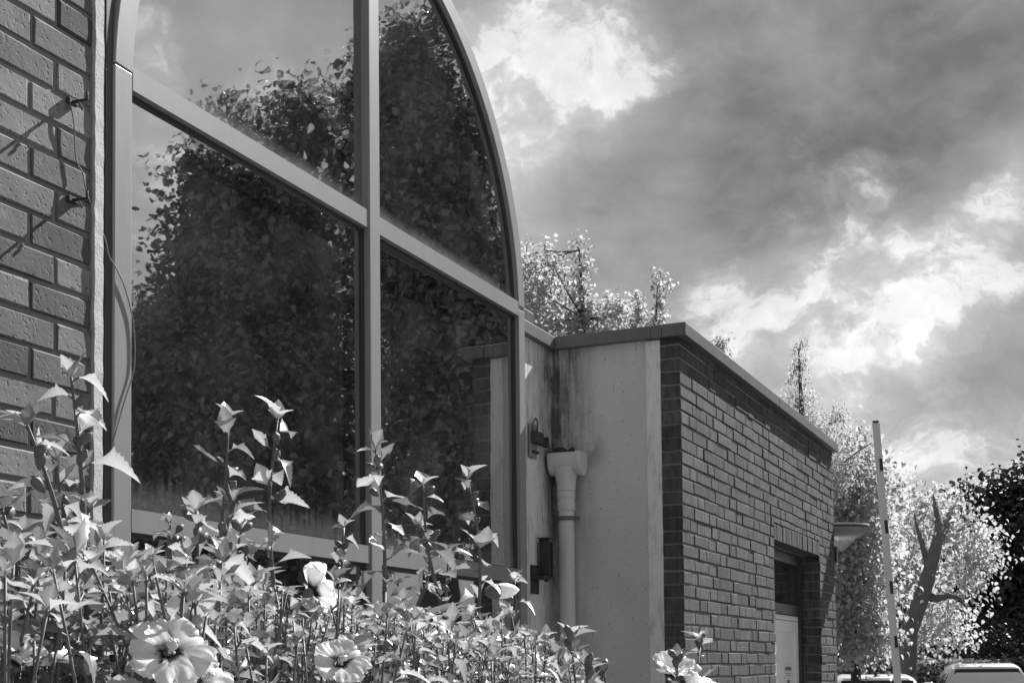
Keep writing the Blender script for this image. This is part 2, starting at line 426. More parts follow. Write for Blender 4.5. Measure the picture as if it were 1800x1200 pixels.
def leaf_mesh(name, mats, parent, P, A, N, S, tpls, tone=None, loc=None, extra=None):
    """one mesh of many leaves: P root points, A along, N up, S length"""
    P, A, N, S = map(lambda a: np.asarray(a, float), (P, A, N, S))
    n = len(P)
    A = A/np.linalg.norm(A, axis=1)[:, None]
    N = N-A*(N*A).sum(1)[:, None]; N = N/(np.linalg.norm(N, axis=1)[:, None]+1e-9)
    B = np.cross(A, N)
    tone = rng.random(n) if tone is None else np.asarray(tone)
    which = rng.integers(0, len(tpls), n)
    Vs, Fs, Ts, Ve = [], [], [], []; base = 0
    off = OFF[parent.name] if parent is not None else np.array(loc, float)
    for k, (tv, tf, ve) in enumerate(tpls):
        ix = np.where(which == k)[0]
        if not len(ix): continue
        wid = rng.uniform(.85, 1.15, len(ix))
        v = (P[ix, None, :] + S[ix, None, None]*((tv[None, :, 0]*wid[:, None])[..., None]*B[ix, None, :] + tv[None, :, 1, None]*A[ix, None, :] + tv[None, :, 2, None]*N[ix, None, :]))
        Vs.append(v.reshape(-1, 3)-off)
        f = tf[None]+(base+np.arange(len(ix))*len(tv))[:, None, None]
        Fs.append(f.reshape(-1, 4)); Ts.append(np.repeat(tone[ix], len(tv))); Ve.append(np.tile(ve, len(ix)))
        base += len(ix)*len(tv)
    V = np.concatenate(Vs); Fq = np.concatenate(Fs); T = np.concatenate(Ts); E_ = np.concatenate(Ve)
    me = bpy.data.meshes.new(name)
    if extra is not None:                                 # stems in the same mesh, second material slot
        ev = np.array(extra.v)-off; nb = len(V)
        V = np.concatenate([V, ev]); T = np.concatenate([T, np.full(len(ev), .5)]); E_ = np.concatenate([E_, np.zeros(len(ev))])
        faces = [tuple(q) for q in Fq.tolist()]+[tuple(nb+i for i in f) for f in extra.f]
        me.from_pydata(V.tolist(), [], faces)
        me.polygons.foreach_set('material_index', [0]*len(Fq)+[1]*len(extra.f))
    else:
        me.vertices.add(len(V)); me.vertices.foreach_set('co', V.ravel())
        me.loops.add(Fq.size); me.loops.foreach_set('vertex_index', Fq.ravel().astype(np.int32))
        me.polygons.add(len(Fq)); me.polygons.foreach_set('loop_start', np.arange(0, Fq.size, 4, dtype=np.int32))
    for nm, arr in (('tone', T), ('vein', E_)):
        a = me.attributes.new(nm, 'FLOAT', 'POINT'); a.data.foreach_set('value', arr.astype(np.float32))
    me.update(calc_edges=True)
    me.polygons.foreach_set('use_smooth', [True]*len(me.polygons))
    return link(me, name, mats, parent, loc)

# ------------------------------------------------------------------ the ground
def sheet(name, x0, x1, y0, y1, z, m, th=None):
    b = MB(); b.add([(x0, y0, z), (x1, y0, z), (x1, y1, z), (x0, y1, z)], [(0, 1, 2, 3)])
    if th: b = MB().box(x0, x1, y0, y1, z-th, z)
    return tag(b.build(name, m, loc=((x0+x1)/2, (y0+y1)/2, z)), kind='structure')
sheet('ground', -400, 900, -500, 800, 0, GRASSM)
sheet('car_park', 9.6, 46, -16, 14, .004, ASPHALT)
sheet('pavement', -4, 9.6, -6, .45, .10, PAVE, .14)
sheet('flower_bed', -2, 5.2, .45, 2.05, .06, SOIL, .1)

# ------------------------------------------------------------------ left brick building
D = 2.184
def brick_wall_left(parent):
    X1 = 2.503; course = .075; yf = D-.028
    zj = on_y(146, 75.5, yf)[2]                         # a bed joint seen at the arris
    k0 = -int((zj)/course); z0 = zj+k0*course
    b = MB()
    for r in range(0, 88):
        zb = z0+r*course+.0055; zt = zb+course-.011
        first = .118 if (r+k0) % 2 == 0 else .197
        first += random.uniform(-.004, .004)
        edges = [X1, X1-first]
        while edges[-1] > -2.6: edges.append(edges[-1]-.225)
        for a, c in zip(edges[:-1], edges[1:]):
            x0, x1 = c+.0055, a-(.0055 if a < X1 else 0)
            if x0 < -2.6: continue
            j = lambda s: random.uniform(-s, s)
            b.tone = random.random()
            b.chbox(x0+j(.0012), x1+j(.0012), yf+j(.0016), yf+.1, zb+j(.0012), zt+j(.0012), .0035, .0022)
    b.build('brickwork', BRICK_L, parent)
    w = MB(); w.box(-2.6, X1-.004, yf+.0062, D+5, 0, 6.6); w.build('wall', MORTAR_L, parent)
    c = MB(); c.box(-2.66, X1+.03, yf-.05, D+5.05, 6.6, 6.7); c.build('coping', COPING, parent)
    # rough cement fillet between brickwork and window
    f = MB(); zs = np.linspace(0, 6.5, 240); rows = []
    for z in zs:
        q = random.uniform(-.0035, .0035); q2 = random.uniform(-.0012, .0012)
        rows.append([(2.5035, D+.12, z), (2.500+q*.6, yf-.003+abs(q)*.3, z), (2.506+q*.5, yf-.0065+q2, z), (2.5495, yf+.005+q2, z), (2.5495, D+.12, z)])
    vs = [p for r in rows for p in r]; n = 5
    fs = [(i*n+k, i*n+(k+1) % n, (i+1)*n+(k+1) % n, (i+1)*n+k) for i in range(len(zs)-1) for k in range(n)]
    f.add(vs, fs+[tuple(range(n))[::-1], tuple(range((len(zs)-1)*n, len(zs)*n))])
    f.build('cement_fillet', STRIP, parent)
left = thing('brick_building', 'smooth faced brick wall of the near building left of the arched window', 'building', (0, D, 0))
brick_wall_left(left)

# ------------------------------------------------------------------ arched glass hall
hall = thing('glazed_hall', 'arched grey framed window hall with mirror glass reflecting trees and clouds', 'building', (3.894, D, 0))
CX, RX, ZC, RZ = 3.894, 1.2785, 2.945, 1.185
XL, XR = 2.6155, 5.1725
ZTOP, ZBOT = 3.0, 2.941
SILT, SILB = 1.896, 1.839
GY = D+.026                                             # glass plane
def ell(a, dr): return (CX+(RX-dr)*math.cos(a), ZC+(RZ-dr)*math.sin(a))
def arch_parts():
    W = .066
    j = MB(); j.box(XL, XL+W, D, D+.09, 0, ZTOP-.018); j.build('jamb', FRAME, hall, bevel=.003)
    j = MB(); j.box(XR-.0625, XR, D, D+.09, 0, ZTOP-.03); j.build('jamb', FRAME, hall, bevel=.003)
    # curved head
    a0 = math.asin((ZTOP-.014-ZC)/RZ); n = 72
    vs, fs = [], []
    for i in range(n+1):
        a = a0+(math.pi-2*a0)*i/n
        w = W if a > math.pi/2 else .0625
        (xo, zo), (xi, zi) = ell(a, 0), ell(a, w)
        vs += [(xo, D-.001, zo), (xi, D-.001, zi), (xi, D+.09, zi), (xo, D+.09, zo)]
    for i in range(n):
        for k in range(4):
            fs.append((i*4+k, i*4+(k+1) % 4, (i+1)*4+(k+1) % 4, (i+1)*4+k))
    fs += [(0, 1, 2, 3)[::-1], (n*4, n*4+1, n*4+2, n*4+3)]
    o = MB().add(vs, fs).build('arch_head', FRAME, hall, bevel=.002); smooth_by_angle(o)
    # mullion and rails
    ML, MR = 3.866, 3.935
    m_ = MB(); m_.box(ML, MR, D-.004, D+.07, 0, ZC+RZ-.05); m_.build('mullion', FRAME, hall, bevel=.003)
    g = .0015
    for x0, x1 in ((XL+W+g, ML-g), (MR+g, XR-.0625-g)):
        MB().box(x0, x1, D, D+.06, ZBOT, ZTOP).build('transom', FRAME, hall)
        MB().box(x0, x1, D, D+.06, SILB, SILT).build('sill_rail', FRAME, hall)
        MB().box(x0, x1, D, D+.06, .1, .2).build('bottom_rail', FRAME, hall, bevel=.0025)
        # dark glazing beads
        bd = MB()
        for z0, z1 in ((SILT, ZBOT), (.2, SILB)):
            bd.box(x0, x0+.008, GY-.008, GY+.02, z0, z1); bd.box(x1-.008, x1, GY-.008, GY+.02, z0, z1)
            bd.box(x0+.008, x1-.008, GY-.006, GY+.02, z1-.010, z1); bd.box(x0+.008, x1-.008, GY-.006, GY+.02, z0, z0+.006)
        bd.build('glazing_bead', DARKM, hall)
        for z0, z1, mt in ((SILT, ZBOT, GLASS_M), (.2, SILB, GLASS)):
            dt = .015 if x0 > CX else 0.                  # the right-hand panes are tilted a little to shift their reflection in the image
            MB().prism([(x0, GY+dt), (x1, GY), (x1, GY+.006), (x0, GY+dt+.006)], z0, z1).build('pane', mt, hall)
    # upper panes follow the arch
    for lo, hi in ((XL+W, ML), (MR, XR-.0625)):
        poly = []
        for i in range(97):
            a = math.pi*i/96; x, z = ell(a, .055)
            if lo < x < hi and z > ZTOP: poly.append((x, z))
        poly = [p for p in poly]
        def zat(x): return ZC+(RZ-.055)*math.sqrt(max(0, 1-((x-CX)/(RX-.055))**2))
        xs = sorted([p[0] for p in poly]+[lo, hi])
        top = [(x, max(zat(x), ZTOP+.002)) for x in xs]
        n = len(top); vs = [(x, y, z) for y in (GY, GY+.006) for x, z in [(xs[0], ZTOP), (xs[-1], ZTOP)]+top[::-1]]
        k = n+2
        MB().add(vs, [tuple(range(k)), tuple(range(k, 2*k))[::-1]]+[(i, k+i, k+(i+1) % k, (i+1) % k) for i in range(k)]).build('pane', GLASS, hall)
    # thin dark gasket along the inside of the arch
    vs, fs = [], []
    for i in range(n_ := 73):
        a = a0+(math.pi-2*a0)*i/(n_-1)
        w = W if a > math.pi/2 else .0625
        (xo, zo), (xi, zi) = ell(a, w-.002), ell(a, w+.007)
        vs += [(xo, GY-.008, zo), (xi, GY-.008, zi), (xi, GY+.012, zi), (xo, GY+.012, zo)]
    for i in range(n_-1):
        for k in range(4): fs.append((i*4+k, i*4+(k+1) % 4, (i+1)*4+(k+1) % 4, (i+1)*4+k))
    MB().add(vs, fs).build('gasket', DARKM, hall)
    # charcoal side panel between fillet and frame, and its trim
    MB().box(2.52, XL-.002, D+.045, D+.07, 0, 6.4).build('side_panel', PANELM, hall)
    MB().box(2.56, 2.572, D+.03, D+.0445, 0, ZBOT-.02).build('panel_rib', FRAME, hall, bevel=.002)
    MB().box(2.592, XL-.003, D+.006, D+.0445, 0, 6.4).build('side_gasket', DARKM, hall)
    MB().box(2.551, 2.5915, D+.012, D+.0445, ZBOT-.02, ZTOP+.028).build('panel_trim', PANELM, hall, bevel=.002)
    # spandrel sheet round the arch on the left, up to the height of the near building
    vs = []; m2 = 24
    for i in range(m2+1):
        a = math.pi-(math.pi/2)*i/m2*1.0
        x, z = ell(a, .03); vs += [(x, D+.05, z), (x, D+.05, ZC+RZ+.02)]
    MB().add(vs, [(2*i, 2*i+2, 2*i+3, 2*i+1) for i in range(m2)]).build('spandrel', PANELM, hall)
    # barrel roof and the room behind
    vs = []
    for i in range(49):
        a = math.pi*i/48; (x, z), (xi, zi) = ell(a, .004), ell(a, .05)
        vs += [(x, D+.09, z), (x, D+8, z), (xi, D+8, zi), (xi, D+.09, zi)]
    fs = []
    for i in range(48):
        for k in range(4): fs.append((i*4+k, i*4+(k+1) % 4, (i+1)*4+(k+1) % 4, (i+1)*4+k))
    smooth_by_angle(MB().add(vs, fs).build('barrel_roof', ROOF, hall))
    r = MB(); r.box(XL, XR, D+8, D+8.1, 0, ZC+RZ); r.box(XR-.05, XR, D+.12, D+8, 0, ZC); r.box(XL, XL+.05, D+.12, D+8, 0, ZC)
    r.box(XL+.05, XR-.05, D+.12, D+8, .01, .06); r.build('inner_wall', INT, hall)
    MB().tube([(4.075, D+.16, .06), (4.075, D+.16, 3.9)], .011, 10).build('inner_pole', WHITE, hall)
arch_parts()

# ------------------------------------------------------------------ brick extension with rendered return wall
ext = thing('brick_extension', 'low brick extension with rendered side wall, flat roof and recessed white door', 'building', (6.4, 1.6, 0))
XP, YW, XE = 5.464, 1.604, 8.91
DX0, DX1, LB, LT = 7.152, 8.405, 2.157, 2.245
ZC0, ZC1 = 2.868, 2.922                                 # coping
def extension():
    # rendered stub and return
    w = MB(); w.prism([(4.92, D), (XP, D), (XP, 1.755), (XP+.18, 1.755), (XP+.18, D+.3), (4.92, D+.3)], 0, ZC0)
    w.build('rendered_wall', RENDER, ext)
    MB().prism([(XP-.004, 1.756), (XP-.004, 1.692), (XP+.01, 1.690), (XP+.12, 1.690), (XP+.12, 1.754)], 0, ZC0-.002).build('corner_bead', PAINT, ext, bevel=.004)
    MB().box(5.176, 5.262, D-.008, D+.0035, 1.2, 2.362).build('painted_board', PAINT, ext, bevel=.002)
    # brick front
    course = .0557
    zj = on_y(1195.5, 605, YW)[2]; k0 = -int(zj/course); z0 = zj+k0*course
    b = MB()
    rows = int((ZC0-z0)/course)+1
    def lay(segs, zb, zt, row):
        for xa, xb in segs:
            x = xa; first = True; i = row
            while x < xb-.01:
                L = (.235 if i % 2 == 0 else .118)+random.uniform(-.012, .012)
                if first: L = [.115, .175, .235, .06+.115][row % 4]; first = False
                x1 = min(x+L, xb)
                if xb-x1 < .05: x1 = xb
                j = lambda s: random.uniform(-s, s)
                b.tone = random.random()
                g0 = 0 if x == xa else .0045; g1 = 0 if x1 == xb else .0045
                b.chbox(x+g0, x1-g1, YW+j(.0026), YW+.0845, zb+j(.0016), zt+j(.0016), .0025, .0016)
                x = x1; i += 1
    for r in range(rows):
        zb = z0+r*course+.0042; zt = min(zb+course-.0084, ZC0-.004)
        if zt-zb < .012: continue
        if zb > LT: lay([(XP, XE)], zb, zt, r)
        elif zt > LT+.014:
            lay([(XP, DX0)], zb, zt, r); lay([(DX1, XE)], zb, zt, r+1); lay([(DX0, DX1)], max(zb, LT+.004), zt, r)
        else:
            lay([(XP, DX0)], zb, zt, r); lay([(DX1, XE)], zb, zt, r+1)
            # reveal: a second brick behind on either jamb, alternate courses closed by a small piece
            for xs, sg in ((DX1, 1), (DX0, -1)):
                y = YW+.0845+.006
                xa, xb = (xs, xs+.1) if sg > 0 else (xs-.1, xs)
                b.tone = random.random()
                if r % 2:
                    b.box(xa, xb, y, y+.03, zb, zt); b.box(xa, xb, y+.036, YW+.25, zb, zt)
                else: b.box(xa, xb, y, YW+.25, zb, zt)
    b.build('brickwork', BRICK_W, ext)
    mo = MB(); yb = YW+.0058
    mo.box(XP+.006, DX0-.006, yb, YW+.3, 0, ZC0-.001); mo.box(DX1+.006, XE-.006, yb, YW+.3, 0, ZC0-.001)
    mo.box(DX0-.006, DX1+.006, yb, YW+.3, LB+.012, ZC0-.001)
    mo.box(XP+.19, XE-.01, YW+.3, 5.6, 0, ZC0-.03)
    mo.build('wall', MORTAR, ext)
    # brick-on-edge lintel over the doorway
    l = MB(); n = 17; wd = (DX1-DX0)/n
    for i in range(n):
        l.tone = random.random(); l.chbox(DX0+i*wd+.005, DX0+(i+1)*wd-.005, YW-.001+random.uniform(-.002, .002), YW+.085, LB, LT-.002, .003)
    l.build('lintel', BRICK_W, ext)
    MB().box(DX0+.002, DX1-.002, YW+.086, YW+.29, LB-.004, LB+.0115).build('lintel_soffit', COPING, ext)
    # copings, four runs with joints
    o = .034
    def cop(name, poly): MB().prism(poly, ZC0, ZC1).build(name, COPING, ext, bevel=.003)
    cop('coping', [(XP-.035, YW-o), (7.2, YW-o), (7.2, YW+.3), (XP+.2, YW+.3), (XP+.2, 1.672), (XP-.035, 1.672)])
    cop('coping', [(7.203, YW-o), (XE+.035, YW-o), (XE+.035, YW+.3), (7.203, YW+.3)])
    cop('coping', [(XP-.032, 1.722), (XP+.19, 1.722), (XP+.19, D-.03), (XP-.032, D-.03)])
    cop('coping', [(XP-.032, 1.674), (XP+.19, 1.674), (XP+.19, 1.7205), (XP-.032, 1.7205)])
    cop('coping', [(4.93, D-.03), (XP+.19, D-.0285), (XP+.19, D+.31), (4.93, D+.31)])
    MB().box(5.176, 5.30, D+.012, D+.5, ZC1+.004, ZC1+.075).build('gutter_end', PANELM, ext, bevel=.004)
    MB().box(XP+.2, XE-.02, YW+.31, 5.6, ZC0-.02, ZC0+.01).build('flat_roof', ROOF, ext)
    # door in the recess
    yd = 1.735
    fr = MB()
    fr.box(DX1-.06, DX1-.001, yd-.02, yd+.06, .0, LB-.006); fr.box(DX0+.001, DX0+.06, yd-.02, yd+.06, 0, LB-.006)
    fr.box(DX0+.06, DX1-.06, yd-.02, yd+.06, LB-.066, LB-.006); fr.box(DX0+.06, DX1-.06, yd-.018, yd+.06, 1.79, 1.85)
    fr.build('door_frame', DARKM, ext, bevel=.003)
    MB().box(DX0+.061, DX1-.061, yd+.02, yd+.026, 1.851, LB-.067).build('fanlight', GLASS, ext)
    MB().box(DX0+.55, DX0+.585, yd+.0, yd+.03, 1.852, LB-.068).build('fanlight_bar', DARKM, ext, bevel=.002)
    dr = MB()
    x0, x1, zt = DX0+.065, DX1-.066, 1.787
    dr.box(x0, x1, yd+.012, yd+.045, .02, zt-.03)
    for a in ((x0, x1, zt-.03, zt-.0), (x0, x0+.09, .02, zt-.032), (x1-.09, x1, .02, zt-.032), (x0+.091, x1-.091, zt-.10, zt-.033), (x0+.091, x1-.091, .02, .2)):
        dr.box(a[0], a[1], yd-.004, yd+.0118, a[2], a[3])
    do = dr.build('door', m_plain('white_door_paint', .93, .4, .04, 6, .02, 40), ext, bevel=.003)
    MB().box(x0+.05, x0+.07, yd-.05, yd-.006, 1.0, 1.16).build('handle', DARKM, do, bevel=.004)
    nt = MB().box(7.985, 8.20, yd+.008, yd+.0119, 1.34, 1.505).build('notice', m_plain('notice_card', .82, .5, .03, 5, 0), do)
    INK = m_plain('ink', .12, .6, .1, 10, 0)
    q = MB()                                           # too far off to read: one bold line, thin lines, a small block
    for i, wch in enumerate((.022, .016, .022, .018, .02, .016)): q.box(8.005+i*.028, 8.005+i*.028+wch, yd+.0065, yd+.0079, 1.462, 1.482)
    for k in range(2): q.box(8.02, 8.16, yd+.0065, yd+.0079, 1.442-k*.012, 1.445-k*.012)
    q.box(8.06, 8.12, yd+.0065, yd+.0079, 1.385, 1.405); q.build('lettering', INK, nt)
extension()

# ------------------------------------------------------------------ small fittings on the walls
def drainpipe():
    x, y = 5.408, 2.100
    t = thing('drainpipe', 'grey plastic drainpipe with round ended hopper in the stained corner', 'drainpipe', (x, y, 0))
    # trough: half drum lying along Y with a flat open top
    zt, r, L = 2.405, .070, .138
    n = 14; vs, fs = [], []
    for yy in (y-L/2, y+L/2):
        vs += [(x-r*.72, yy, zt)]
        for i in range(n+1):
            a = math.pi+math.pi*i/n; vs.append((x+r*.72*math.cos(a), yy, zt-.024+r*math.sin(a)))
        vs += [(x+r*.72, yy, zt)]
    k = n+3
    fs = [(i, i+1, k+i+1, k+i) for i in range(k-1)]+[tuple(range(k))[::-1], tuple(range(k, 2*k))]
    h = MB().add(vs, fs); o = h.build('hopper', PIPE, t, bevel=.006)
    smooth_by_angle(o, 50)
    e = MB(); vs = []
    for i in range(n+1):
        a = math.pi+math.pi*i/n; vs.append((x+(r+.004)*.72*math.cos(a), zt-.024+(r+.004)*math.sin(a)))
    poly = [(x-(r+.004)*.72, zt+.003)]+vs+[(x+(r+.004)*.72, zt+.003)]
    P0 = [(a, y-L/2-.012, c) for a, c in poly]+[(a, y-L/2+.008, c) for a, c in poly]; m_ = len(poly)
    e.add(P0, [tuple(range(m_)), tuple(range(m_, 2*m_))[::-1]]+[(i, m_+i, m_+(i+1) % m_, (i+1) % m_) for i in range(m_)])
    e.build('end_cap', PIPE, o, bevel=.004)
    MB().box(x-.045, x+.05, y-.035, y+.07, zt+.001, zt+.006).build('hopper_mouth', DARKM, o)
    d = MB(); random.seed(5)
    for i in range(9):
        a = random.uniform(-.035, .05); d.tube([(x-.03, y-.02+a*.8, zt+.004), (x, y+a, zt+.014+random.uniform(0, .014)), (x+.03, y+.03+a*.6, zt+.008)], [.006, .008, .004], 5)
    d.build('leaf_litter', RUST, o)
    nk = MB(); nk.lathe((x, y, 0), [(.040, 2.245), (.040, 2.262), (.043, 2.29), (.052, 2.325), (.058, 2.345)], 24); smooth_by_angle(nk.build('neck', PIPE, o))
    p = MB(); p.lathe((x, y, 0), [(.0335, .1), (.0335, 2.16)], 24); smooth_by_angle(p.build('pipe', PIPE, t))
    c = MB(); c.lathe((x, y, 0), [(.0355, 2.16), (.0385, 2.165), (.0385, 2.198), (.0365, 2.203), (.0365, 2.207), (.039, 2.212), (.039, 2.244)], 24); smooth_by_angle(c.build('socket', PIPE, t))
    k = MB(); k.lathe((x, y, 0), [(.0375, 2.118), (.0395, 2.120), (.0395, 2.134), (.0375, 2.136)], 24); k.box(x-.006, x+.006, y-.058, y-.036, 2.119, 2.135); k.box(x+.03, XP, y-.012, y+.012, 2.119, 2.135)
    smooth_by_angle(k.build('clip', COPING, t))
drainpipe()

def brackets():
    t = thing('iron_bracket', 'small rusty hook bracket with flat arm above the pale painted board', 'bracket', (5.2, D-.01, 2.3))
    y = D-.0085
    MB().box(5.182, 5.252, y-.008, y, 2.366, 2.51).build('back_plate', FRAME, t, bevel=.003)
    a = MB(); a.box(5.178, 5.262, y-.035, y-.0085, 2.425, 2.474); a.box(5.262, 5.325, y-.033, y-.0105, 2.424, 2.431); a.box(5.318, 5.325, y-.033, y-.0105, 2.431, 2.468); a.box(5.262, 5.325, y-.013, y-.0095, 2.431, 2.466)
    a.build('arm', RUST, t, bevel=.002)
    MB().tube([(5.195, y-.012, 2.475), (5.20, y-.014, 2.512), (5.215, y-.016, 2.532), (5.236, y-.016, 2.527), (5.246, y-.014, 2.506), (5.244, y-.012, 2.476)], .0038, 8).build('hook', COPING, t, smooth=True)
    for x_, z_ in ((5.30, 2.447), (5.2, 2.39), (5.236, 2.39)): MB().tube([(x_, y-.0085, z_), (x_, y-.022, z_)], .006, 8).build('bolt', RUST, t)
    g = thing('gate_hinge', 'dark iron gate hinge cage bolted low on the stub wall beside the drainpipe', 'hinge', (5.22, D-.02, 1.85))
    y = D-.009
    MB().box(5.18, 5.262, y-.006, y, 1.80, 1.92).build('back_plate', RUST, g, bevel=.002)
    h = MB(); h.box(5.182, 5.30, y-.06, y-.0065, 1.862, 1.872); h.box(5.185, 5.292, y-.012, y-.0065, 1.873, 1.905)
    h.box(5.252, 5.266, y-.055, y-.01, 1.873, 2.03); h.box(5.292, 5.306, y-.055, y-.01, 1.873, 2.02); h.box(5.238, 5.312, y-.058, y-.008, 2.0305, 2.036)
    h.box(5.2665, 5.2915, y-.014, y-.01, 1.90, 2.02)
    h.build('hinge_cage', RUST, g, bevel=.002)
    h = MB(); h.tube([(5.279, y-.032, 1.852), (5.279, y-.032, 2.012)], .008, 10); h.tube([(5.279, y-.032, 1.905), (5.32, y-.045, 1.917)], [.013, .007], 8)
    h.build('hinge_pin', DARKM, g, smooth=True)
brackets()

def cable():
    y = D-.034
    P = [on_y(px, py, yy) for px, py, yy in ((123, 180, y-.004), (129, 210, y-.006), (131, 240, y-.004), (134, 282, y-.003), (146, 305, y-.006), (150, 330, y-.01), (165, 376, D-.02), (184, 418, D-.012), (192, 450, D-.012), (206, 475, D-.006), (221, 510, D-.005), (233, 560, D-.004), (237, 610, D-.004), (234, 655, D-.004), (218, 708, D-.004), (199, 775, D-.002))]
    Q = []
    for i in range(len(P)-1):                            # smooth curve through the points
        p0, p1, p2, p3 = P[max(i-1, 0)], P[i], P[i+1], P[min(i+2, len(P)-1)]
        for s in range(6):
            u = s/6; Q.append(.5*((2*p1)+(-p0+p2)*u+(2*p0-5*p1+4*p2-p3)*u*u+(-p0+3*p1-3*p2+p3)*u**3))
    Q.append(P[-1])
    b = MB(); b.tube(Q, .0017, 6)
    tag(b.build('loose_cable', WIRE, loc=P[0], smooth=True), 'thin loose cable hanging from the brickwork across the left window jamb', 'cable')
    for px, py, lab in ((121, 180, 'rusty upper wall hook in the brickwork holding the loose cable'), (121, 352, 'rusty lower wall hook in the brickwork casting a long shadow')):
        p = on_y(px, py, D-.028)
        t = thing('wall_hook', lab, 'hook', p, 'rusty hooks in the near brick wall')
        m_ = MB(); m_.tube([p+np.array([.004, .02, .0]), p+np.array([.002, -.03, -.001]), p+np.array([-.002, -.055, -.004]), p+np.array([-.006, -.058, .012])], [.004, .004, .0035, .003], 7); m_.build('shank', RUST, t, smooth=True)
        m_ = MB(); m_.box(p[0]-.012, p[0]+.02, p[1]-.012, p[1]-.0005, p[2]-.006, p[2]+.008); m_.build('plug', RUST, t, bevel=.002)
        m_ = MB()
        for k in range(3): m_.tube([p+np.array([.0, -.03-.004*k, -.004-.007*k]), p+np.array([.001, -.03-.004*k, -.010-.007*k])], .0032, 6)
        m_.build('knot', WIRE, t)
cable()

def wall_lamp():
    c = np.array([9.135, 1.625, 0.])
    t = thing('wall_lamp', 'pale cone shaped uplight lamp on the far end of the brick extension', 'wall lamp', (8.93, 1.64, 2.17))
    z = 2.404; R = .205
    vs = MB(); vs.lathe(c, [(.02, z-.165), (.045, z-.16), (R*.55, z-.085), (R*.86, z-.047), (R*.93, z-.036), (R*.97, z-.008)], 40, closed=True)
    m, tt, p = material('frosted_plastic'); p.inputs['Base Color'].default_value = (.8, .8, .8, 1); p.inputs['Roughness'].default_value = .4
    p.inputs['Transmission Weight'].default_value = .75; p.inputs['IOR'].default_value = 1.1
    smooth_by_angle(vs.build('bowl', m, t), 50)
    l = MB(); l.lathe(c, [(R, z-.006), (R+.006, z), (R+.003, z+.008), (.05, z+.014), (.001, z+.015)], 40); smooth_by_angle(l.build('lid', WHITE, t), 30)
    k = MB(); k.lathe(c, [(R*.975, z-.016), (R+.0045, z-.013), (R+.0045, z-.0065), (R*.975, z-.0064)], 40); k.build('rim', DARKM, t)
    b = MB(); b.box(XE+.001, XE+.055, 1.59, 1.68, 2.155, 2.255); b.build('bracket_box', DARKM, t, bevel=.004)
    b = MB(); b.tube([(XE+.05, 1.635, 2.235), (XE+.12, 1.63, 2.25), (c[0], c[1], z-.155)], .014, 8); b.build('arm', DARKM, t, smooth=True)
wall_lamp()

# ------------------------------------------------------------------ hibiscus hedge
def unit(v): v = np.asarray(v, float); return v/np.linalg.norm(v)
def shoot(base, tip, sway, leaf_from, n_leaf, size, st, LP, LA, LN, LS, r0=.0045, top=True, vis=1.0):
    """a woody shoot with alternate lobed leaves; appends its stem to st and leaves to the lists"""
    base, tip = np.array(base, float), np.array(tip, float)
    pts = []
    for i in range(9):
        u = i/8; p = base*(1-u)+tip*u + np.array([sway[0], sway[1], 0])*math.sin(math.pi*u)
        pts.append(p)
    st.tube(pts, [r0*(1-.62*i/8) for i in range(9)], 6)
    L = np.linalg.norm(tip-base); ang = random.uniform(0, 6.28)
    for k in range(n_leaf):
        u = 1-(1-leaf_from)*(k+.3)/n_leaf
        p = base*(1-u)+tip*u+np.array([sway[0], sway[1], 0])*math.sin(math.pi*u)
        ang += 2.4+random.uniform(-.4, .4)
        rise = random.uniform(.15, .75)+(.6 if k < 2 else 0)
        out = unit([math.cos(ang), math.sin(ang), rise])
        s = size*random.uniform(.75, 1.2)*(.7+.3*min(1, (k+1)/4))
        pet = p+out*s*.28
        st.tube([p, pet], [.0014, .0010], 4, cap=False)
        droop = random.uniform(-.75, .25)
        a = unit(out+np.array([0, 0, droop])+rng.normal(0, .16, 3))
        n = unit(np.array([0, 0, 1.])+out*random.uniform(-.5, .4)+rng.normal(0, .28, 3))
        LP.append(pet-out*s*.03); LA.append(a); LN.append(n); LS.append(s)
        if random.random() < .35:                         # young leaf in the axil
            a2 = unit(out+np.array([0, 0, 1.0])+rng.normal(0, .3, 3))
            LP.append(p); LA.append(a2); LN.append(unit(-out+rng.normal(0, .3, 3)+np.array([0, 0, .4]))); LS.append(s*random.uniform(.35, .6))
    if top:
        for k in range(3):
            ang += 2.1; a = unit([.45*math.cos(ang), .45*math.sin(ang), 1.])
            LP.append(tip); LA.append(a); LN.append(unit([-math.cos(ang), -math.sin(ang), .5])); LS.append(size*random.uniform(.5, .95))

